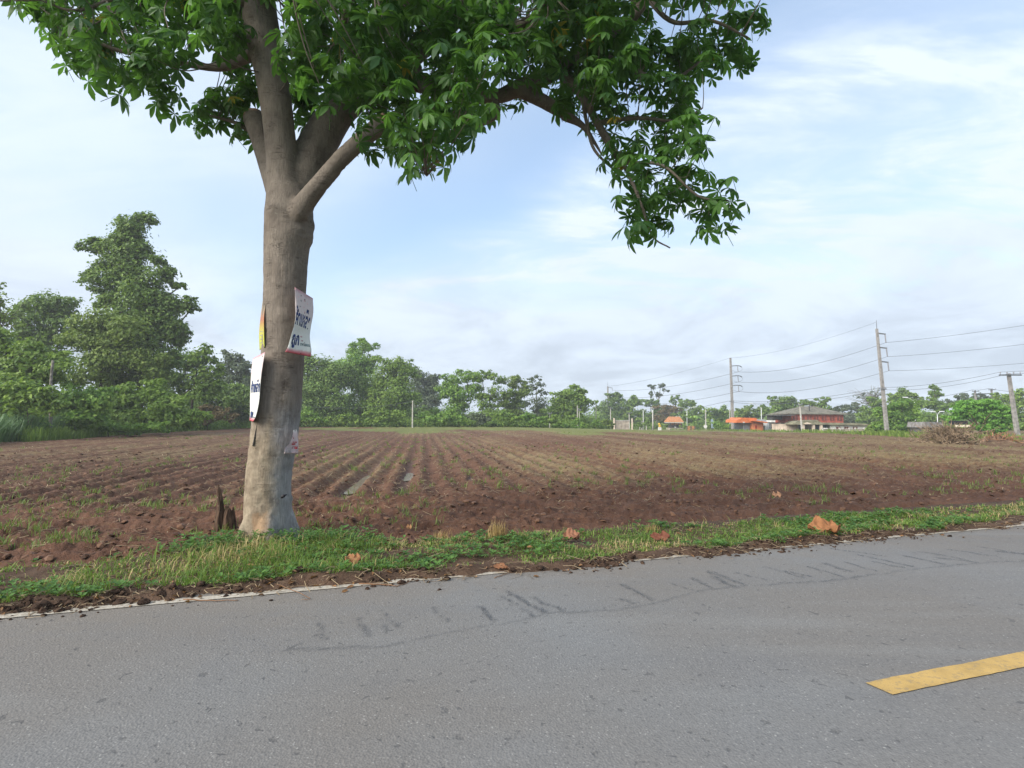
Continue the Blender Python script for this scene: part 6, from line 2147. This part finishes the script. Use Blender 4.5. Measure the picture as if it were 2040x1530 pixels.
far0 = np.array([30, 320, 0.0])
right = [np.array([70.5, 40, 14.6]), np.array([70.5, 40, 12.1]), np.array([70.5, 40, 9.6])]
fz = C[0]
for i, (lab, dz) in enumerate((("uppermost heavy wire of the tall poles' three", 0), ("second heavy wire of the tall poles' three", -3), ("lowest heavy wire of the tall poles' three", -6))):
    wire([fz + [0, 0, dz], B[i], A[i], right[i]], [1.6, 1.7, 1.0], lab)
wire([C[-1], B[-1], A[-1] + [0, 0, 1.2]], [1.0, 1.2], "thin earth wire along the tops of the tall poles", 0.016)
lowr = np.array([62.5, 44, 7.2])
wire([B[3] + [0, 0, 0], A[3], DP[0], lowr], [1.2, .5, .3], "upper low-voltage cable running to the T-arm pole")
wire([B[3] + [0.4, 0, -.5], A[3] + [0.4, 0, -.4], DP[1] + [0, 0, -.25], lowr + [1, 0, -.3]], [1.3, .7, .3], "lower low-voltage cable running to the T-arm pole")
wire([C[0] + [0, 10, -12], B[3] + [-.6, 0, -.1]], [1.2], "low cable running left from the middle tall pole")
wire([P(1780, 797, 160), E1[0], E2[0], P(2060, 779, 150)], [.8, .2, .5], "thin wire over the twin-pole frame")
wire([P(590, 806, 108), P(822, 799, 103), P(1095, 823, 112), P(1150, 810, 118)], [1.0, 1.0, .4], "thin wire strung along the far field edge", 0.012)

# ================================================================== BUILDINGS
M_ORANGE = plain("orange_paint", (0.56, 0.155, 0.05), .55, .12, 1.2)
M_ORANGE2 = plain("faded_orange_paint", (0.56, 0.20, 0.085), .6, .12, 1.2)
M_GLASSDK = plain("dark_shopfront_glass", (0.07, 0.085, 0.10), .15, .2, 2, .6)
M_GREYMETAL = plain("grey_sheet_metal", (0.42, 0.45, 0.47), .45, .1, 1.5, .4, .2)
M_WHITEW = plain("white_plaster", (0.66, 0.65, 0.62), .8, .1, 1.0)
M_CREAM = plain("cream_plaster", (0.60, 0.50, 0.40), .8, .12, 1.0)
M_REDW = plain("red_brown_boards", (0.36, 0.095, 0.065), .7, .2, 2.0)
M_REDDK = plain("dark_red_shutter", (0.16, 0.055, 0.045), .7, .2, 2.0)
M_ROOFG = plain("mossy_green_roof", (0.160, 0.150, 0.118), .85, .2, 1.5, bump=.4)
M_ROOFD = plain("dark_roof", (0.085, 0.085, 0.085), .8, .2, 1.5)
M_ROOFL = plain("mossy_low_roof", (0.22, 0.21, 0.14), .85, .2, 1.5)
M_BLUEP = plain("slate_blue_panel", (0.10, 0.14, 0.20), .5, .15, 2)
M_GREENP = plain("green_panel", (0.13, 0.20, 0.11), .6, .15, 2)
M_THATCH = plain("orange_tile_roof", (0.42, 0.185, 0.08), .85, .2, 3, bump=.5)
M_BLACK = plain("black_tarp", (0.015, 0.015, 0.017), .7, .2, 3)
M_WALLC = plain("weathered_concrete", (0.36, 0.31, 0.25), .9, .2, 1.2, bump=.3)


class Site:
    """build with photo-pixel sizes at a fixed distance: x to the right, y away, z up"""
    def __init__(s, name, label, cat, px, Y, group=None):
        s.Y, s.px, s.k = Y, px, Y / F
        s.b = foot(px, Y); s.r = thing(name, label, cat, s.b, group)

    def X(s, px): return (px - s.px) * s.k
    def Z(s, py): return h_at(py, s.Y, s.b)

    def box(s, name, mat, x0, x1, y_top, y_bot, d0, d1, parent=None):
        zb = s.Z(y_bot) if y_bot is not None else -.4
        return MB().box(s.X(x0), s.X(x1), d0, d1, zb, s.Z(y_top)).build(name, mat, parent or s.r)

    def poly(s, name, mat, pts, d0, d1, parent=None):
        return MB().prism([(s.X(a), s.Z(b)) for a, b in pts], d0, d1).build(name, mat, parent or s.r)


def red_house():
    s = Site("red_house", "two-storey house with green hipped roof and red-brown upper floor", "house", 1640, 122)
    s.box("upper_wall", M_REDW, 1582, 1687, 824, 843, 1.5, 9.0)
    # hipped roof
    e = [(s.X(1573), .9, s.Z(823.5)), (s.X(1695), .9, s.Z(824.5)), (s.X(1692), 10.6, s.Z(824)), (s.X(1576), 10.6, s.Z(824))]
    rg = [(s.X(1617), 5.2, s.Z(809.5)), (s.X(1652), 5.2, s.Z(810))]
    mb = MB(); mb.add(e + rg + [(x, y, z - .18) for x, y, z in e], [(0, 1, 5, 4), (1, 2, 5), (2, 3, 4, 5), (3, 0, 4), (0, 6, 7, 1), (1, 7, 8, 2), (2, 8, 9, 3), (3, 9, 6, 0), (9, 8, 7, 6)])
    roof = mb.build("roof", M_ROOFG, s.r)
    mb = MB(); mb.tube([rg[0], rg[1]], [.14, .14], 6); mb.build("ridge_cap", M_ROOFG, roof)
    mb = MB(); mb.box(s.X(1622) - .1, s.X(1622) + .1, 2.0, 2.2, s.Z(818), s.Z(804)); mb.build("vent_pipe", M_ROOFD, roof)
    for i, x in enumerate((1590, 1604, 1618, 1632, 1648, 1664, 1679)):
        w = s.box("window", M_REDDK, x - 4.5, x + 4.5, 829, 838, 1.42, 1.52)
        s.box("window_frame", M_REDW, x - .5, x + .5, 829, 838, 1.36, 1.41, w)
    for i in range(26):
        x = 1583 + i * 4.1
        s.box("wall_batten", M_REDW, x, x + .5, 824.5, 842.5, 1.46, 1.5)
    # ground floor
    s.box("lower_wall", M_WHITEW, 1648, 1730, 846, None, -.9, 8)
    s.box("recessed_wall", M_CREAM, 1570, 1648, 845, None, 1.0, 8)
    bl = s.box("blue_panel", M_BLUEP, 1627, 1648, 845, 857, .75, .98)
    for x in (1634, 1641): s.box("panel_seam", M_ROOFD, x, x + .4, 845.5, 857, .70, .745, bl)
    s.poly("lean_to_roof", M_ROOFL, [(1622, 842), (1694, 842.5), (1733, 846), (1733, 847.5), (1622, 845.5)], -1.6, 1.6)
    pr = s.poly("porch_roof", M_ROOFL, [(1566, 844), (1576, 838.5), (1614, 836.5), (1626, 844), (1626, 845.5), (1566, 845.5)], -2.6, 1.2)
    s.poly("porch_gable", M_CREAM, [(1586, 844.6), (1594, 841), (1603, 844.6)], -2.75, -2.61, pr)
    for x in (1588, 1608, 1623):
        s.box("porch_column", M_CREAM, x - 2.2, x + 2.2, 845.5, None, -2.4, -1.9)
    s.box("shopfront", M_GLASSDK, 1594, 1606, 847, 858, .6, .98)
    for x in (1664, 1680, 1697):
        w = s.box("window", M_REDDK, x - 5, x + 4, 850, 855.5, -.98, -.92)
        s.box("window_frame", M_CREAM, x - .8, x - .2, 850, 855.5, -1.02, -.985, w)
    s.box("side_canopy", M_ROOFD, 1549, 1578, 826, 828, -1, 7)
    s.box("side_canopy_wall", M_ROOFD, 1556, 1575, 828, 837, 4, 7)
    s.box("white_bin", M_WHITEW, 1624, 1630, 852, None, -3.4, -2.7)


def orange_shop():
    s = Site("orange_shop", "orange-fronted flat shop with grey shutters beside the middle tall pole", "shop", 1490, 136)
    s.poly("fascia", M_ORANGE, [(1463, 842), (1464, 836.5), (1472, 834), (1473, 832), (1500, 832.5), (1505, 835), (1494, 842)], -1.0, 6)
    s.poly("canopy", M_ORANGE, [(1490, 836.5), (1520, 840.5), (1520, 842.5), (1490, 838.5)], -2.2, 2)
    s.box("shutter", M_GLASSDK, 1464, 1481, 842, None, .5, 1.0)
    sh = s.box("shutter", M_GREYMETAL, 1481, 1494, 842, None, .5, 1.0)
    for i in range(5): s.box("slat", M_STEEL, 1483 + i * 2.4, 1483.5 + i * 2.4, 843, 857, .42, .49, sh)
    w = s.box("orange_wall", M_ORANGE2, 1495, 1517, 841, None, -.6, 4)
    s.box("doorway", plain("red_doorway", (0.33, 0.03, 0.02), .6), 1501, 1504, 847, 854, -.68, -.61, w)
    s.box("white_sign", M_WHITEW, 1475, 1479, 840.5, 842, -1.08, -1.02)
    s.poly("awning", M_GREYMETAL, [(1496, 834), (1532, 836), (1536, 842.5), (1520, 842)], 2.2, 7)
    s.box("side_wall", M_WHITEW, 1518, 1533, 842, None, 2.6, 6)
    s.box("green_door", M_GREENP, 1519, 1531, 849, 859, 2.45, 2.58)
    s.box("white_board", M_WHITEW, 1525, 1533, 841, 848, 1.9, 2.1)


def grey_building():
    s = Site("glass_workshop", "low white-roofed glazed building between orange shop and red house", "building", 1552, 140)
    s.poly("roof", M_WHITEW, [(1532, 837.5), (1568, 838), (1569, 841.5), (1532, 841)], -1, 7)
    s.box("wall", M_GREYMETAL, 1534, 1570, 841, None, 1.0, 7)
    g = s.box("glazing", M_GLASSDK, 1535, 1569, 846, 854, .80, .98)
    for i in range(10): s.box("mullion", M_GREYMETAL, 1535.5 + i * 3.6, 1536.3 + i * 3.6, 846, 859, .66, .79, g)
    s.box("sign_band", M_BLUEP, 1541, 1553, 842, 845, .84, .98)


red_house(); orange_shop(); grey_building()


def garden_wall():
    s = Site("garden_wall", "low weathered wall with posts in front of the red house", "wall", 1680, 113)
    s.box("wall_panel", M_WALLC, 1638, 1736, 855, None, -.1, .1)
    s.box("coping", M_CONC2, 1637, 1737, 854.2, 855, -.16, .16)
    for x in (1637, 1655, 1671, 1690, 1702, 1719, 1736):
        s.box("post", M_CONC2, x - .8, x + .8, 852, None, -.2, .2)
    s.box("footing", M_CONC2, 1620, 1737, 863.5, None, -.4, -.22)


garden_wall()


def parked_car():
    s = Site("parked_car", "small white car parked in front of the glazed building", "car", 1577, 124)
    k = s.k
    W = M_WHITEW
    L_ = 19 * k
    prof = [(-.5, .25), (-.5, .62), (-.46, .78), (-.28, .86), (-.12, 1.38), (.28, 1.42), (.42, .95), (.5, .88), (.5, .25)]
    mb = MB(); mb.prism([(x * L_ * 1.6, z) for x, z in prof], -.8, .8); body = mb.build("body", W, s.r)
    mb = MB(); mb.prism([(x * L_ * 1.6, z) for x, z in [(-.23, .90), (-.10, 1.32), (.08, 1.34), (.08, .90)]], -.83, -.805); mb.build("side_window", M_GLASSDK, body)
    mb = MB(); mb.prism([(x * L_ * 1.6, z) for x, z in [(.11, .90), (.11, 1.34), (.26, 1.35), (.36, .95)]], -.83, -.805); mb.build("side_window", M_GLASSDK, body)
    for x in (-.32, .32):
        mb = MB(); mb.tube([(x * L_ * 1.6, -.86, .31), (x * L_ * 1.6, -.62, .31)], [.31, .31], 14); w = mb.build("wheel", M_BLACK, s.r)
        mb = MB(); mb.tube([(x * L_ * 1.6, -.885, .31), (x * L_ * 1.6, -.865, .31)], [.17, .17], 12); mb.build("rim", M_GREYMETAL, w)
    mb = MB(); mb.box(-.5 * L_ * 1.6 - .03, -.5 * L_ * 1.6, -.7, -.4, .55, .7); mb.build("headlight", M_LAMP, s.r)


parked_car()
s = Site("folded_parasol", "white folded parasol standing behind the parked car", "parasol", 1580, 127)
mb = MB(); mb.tube([(0, 0, 0), (0, 0, s.Z(838))], [.05, .04], 6); mb.build("pole", M_STEEL, s.r)
mb = MB(); mb.tube([(-.1, 0, s.Z(851)), (.15, 0, s.Z(846)), (.3, 0, s.Z(838.5))], [.62, .42, .06], 10); mb.build("canopy", M_WHITEW, s.r, True)


def pavilion():
    s = Site("wooden_pavilion", "small wooden pavilion with steep orange-brown tiled roof", "pavilion", 1345, 185)
    mb = MB()
    e = [(s.X(1331), 0, s.Z(841)), (s.X(1362), 0, s.Z(841)), (s.X(1362), 6, s.Z(841)), (s.X(1331), 6, s.Z(841))]
    t = [(s.X(1336), 3, s.Z(830)), (s.X(1359), 3, s.Z(830))]
    mb.add(e + t, [(0, 1, 5, 4), (1, 2, 5), (2, 3, 4, 5), (3, 0, 4), (3, 2, 1, 0)]); mb.build("roof", M_THATCH, s.r)
    s.poly("eave", M_CONC2, [(1321, 842.5), (1326, 841.2), (1358, 841.2), (1358, 842.8)], -1.6, -.05)
    s.box("gable_board", M_THATCH, 1337, 1357, 843, 847, .4, .7)
    for x in (1335, 1343, 1351, 1358):
        s.box("post", M_TRUNK, x - .7, x + .7, 842.5, None, .1, .5)
    s.box("back_wall", M_ROOFD, 1336, 1357, 847, None, 3.2, 3.5)
    s.box("floor", M_WALLC, 1333, 1360, 852.5, None, -.2, 4)
    s.box("white_pot", M_WHITEW, 1343, 1346, 850, 852.5, -.05, .4)


pavilion()


def concrete_wall():
    s = Site("concrete_wall", "pale panelled concrete wall between two gate pillars", "wall", 1238, 180)
    for i in range(4): s.box("panel", M_WALLC, 1223 + i * 7.4, 1230.1 + i * 7.4, 838.5, None, .0 + .02 * (i % 2), .3)
    s.box("coping", M_CONC2, 1222, 1253, 837.2, 838.5, -.1, .4)
    s.box("pillar", M_CREAM, 1221, 1224, 833, None, -.5, -.12)
    s.box("pillar", M_CREAM, 1257, 1259.5, 833.5, None, -.5, -.1)


concrete_wall()
s = Site("gateway", "pale doorway posts left of the short white post", "gateway", 1282, 175)
for x in (1274, 1278, 1287): s.box("post", M_CONC2, x - .6, x + .6, 841, None, 0, .25)
s.box("lintel", M_CONC2, 1277, 1288, 840, 841, 0, .25)
s = Site("yellow_figure", "small yellow statue-like marker on a white base", "marker", 1313, 160)
mb = MB(); b0 = s.Z(851); b1 = s.Z(842.5)
mb.tube(spline([(0, 0, b0), (.15, 0, b0 + .35 * (b1 - b0)), (-.05, 0, b0 + .7 * (b1 - b0)), (.05, 0, b1)], 4), [.32, .34, .40, .36, .30, .26, .28, .32, .36, .32, .25, .16, .05], 10); mb.build("body", plain("yellow_paint", (0.55, 0.36, 0.05), .6), s.r, True)
s.box("plinth", M_WHITEW, 1311, 1316, 851, None, -.4, .4)
s = Site("blue_sheet", "leaning blue-grey sheet right of the grey pole", "sheet", 1421, 170)
s.poly("panel", plain("blue_grey_sheet", (0.26, 0.34, 0.42), .5, .15, 2), [(1416, 853), (1415.5, 836), (1419, 834.5), (1425, 853)], 0, .12)
s.box("brace", M_STEEL, 1418, 1418.8, 838, None, .14, .3)
s = Site("round_sign", "small white round sign left of the blue sheet", "sign", 1404, 165)
mb = MB(); zc = s.Z(849.5); mb.tube([(0, -.12, zc), (0, -.04, zc)], [.52, .52], 16); mb.build("face", M_WHITEW, s.r)
s.box("post", M_STEEL, 1403.7, 1404.3, 852, None, -.03, .05)
s = Site("plank_fence", "short brown plank fence below the banana plant", "fence", 1375, 165)
for i in range(7): s.box("plank", M_THATCH if i % 3 else M_TRUNK, 1366.5 + i * 2.7, 1368.7 + i * 2.7, 848.5 + (i % 2) * .5, None, 0, .08)
s = Site("grey_shed", "low shed with grey sheet roof behind the brush pile", "shed", 1858, 92)
s.poly("roof", plain("weathered_grey_roof", (0.20, 0.19, 0.19), .8, .2, 2), [(1838, 852), (1841, 841), (1874, 841), (1880, 852)], 0, 4)
s.box("wall", M_ROOFD, 1842, 1876, 852, None, .4, 3.6)
s = Site("roadside_stall", "dark stall opening with white board under the shade tree", "stall", 1917, 72)
s.box("tarp", M_BLACK, 1907, 1930, 838, 846, .3, 1.6)
s.box("board", plain("cream_board", (0.66, 0.58, 0.46), .7, .1, 3), 1902, 1929, 846.5, 850.5, -.1, .1)
s.box("board_edge", M_REDDK, 1929.2, 1930.6, 845.8, 851, -.12, .12)
for x in (1905, 1928): s.box("post", M_TRUNK, x - .6, x + .6, 850.5, None, .05, .2)
s.box("counter", M_REDDK, 1903, 1930, 853, 856, .2, .9)


# ---- brush pile and root mound
def brush():
    g = G(1885, 884)
    r = thing("brush_pile", "big heap of dry brown branches at the field's right end", "brush pile", g)
    k = g[1] / F; rg = np.random.default_rng(8)
    mb = MB()
    for i in range(620):
        cx = rg.normal(0, 18) if i % 3 else rg.normal(0, 7)
        top = 46 * math.exp(-(cx / 17) ** 2) + 10 * math.exp(-(cx / 42) ** 2) + 3
        base = np.array([cx * k + rg.normal(0, .15), rg.normal(0, .9), rg.uniform(-.05, .35) * top * k])
        a = rg.uniform(0, 6.283); L_ = rg.uniform(.4, 1.6)
        d = np.array([math.cos(a) * .7 - cx * .012, math.sin(a) * .7, rg.uniform(.1, 1.1)]); d /= np.linalg.norm(d)
        e = base + d * L_
        e[2] = min(e[2], top * k * rg.uniform(.8, 1.1))
        m = (base + e) / 2 + rg.normal(0, .12, 3)
        mb.tube(spline([base, m, e], 3), np.linspace(rg.uniform(.012, .035), .008, 7), 4, False)
    mb.build("branches", plain("dry_branches", (0.24, 0.175, 0.115), .95, .4, 5), r)
    lobes = [(1885, 872, 20, 9), (1868, 877, 22, 7), (1905, 876, 24, 7), (1886, 858, 10, 11), (1930, 880, 16, 4)]
    obj("dry_foliage", crown_mesh(lobes, g[1], .16, .35, FOL['brown'], g, 0, .8, .5), r)


brush()


def root_mound():
    g = G(1985, 882)
    r = thing("root_mound", "mound of earth and roots right of the brush pile", "mound", g)
    k = g[1] / F
    n = 40
    X, Y = np.meshgrid(np.linspace(-36, 34, n), np.linspace(-1, 1, 16), indexing='ij')
    Z = 16 * k * np.exp(-((X + 4) / 20) ** 2) * np.exp(-(Y * 1.6) ** 2) * (.55 + .9 * fbm(X * .12, Y * 2, 4, 3)) - .05
    V = np.stack([X * k, Y * 1.6, Z], -1).reshape(-1, 3)
    i, j = np.meshgrid(np.arange(n - 1), np.arange(15), indexing='ij')
    q = np.stack([i * 16 + j, (i + 1) * 16 + j, (i + 1) * 16 + j + 1, i * 16 + j + 1], -1).reshape(-1, 4)
    obj("earth", np_mesh("earth", V, [q], plain("mound_earth", (0.15, 0.095, 0.06), .95, .4, 3, bump=.8), True), r)
    rg = np.random.default_rng(4); mb = MB()
    for _ in range(70):
        b = np.array([rg.normal(-2, 12) * k, rg.normal(-.3, .4), rg.uniform(0, 8) * k]); e = b + np.array([rg.normal(0, .5), rg.normal(-.2, .3), rg.uniform(-.1, .6)])
        mb.tube(spline([b, (b + e) / 2 + rg.normal(0, .1, 3), e], 3), np.linspace(.04, .012, 7), 5, False)
    mb.build("roots", plain("orange_roots", (0.27, 0.15, 0.085), .9, .3, 5), r)


root_mound()

# ================================================================== HAZE
hz = NT("haze_air")
pv = hz.N('ShaderNodeVolumePrincipled')
pv.inputs['Color'].default_value = (0.88, 0.92, 0.95, 1)
pv.inputs['Density'].default_value = 0.0007
pv.inputs['Anisotropy'].default_value = 0.2
hz.L(pv.outputs[0], hz.out.inputs['Volume'])
mb = MB(); mb.box(-420, 420, -30, 420, -8, 26)
h = mb.build("haze", hz.m)
tag(h, "thin pale morning haze over the field", "haze", None, "stuff")
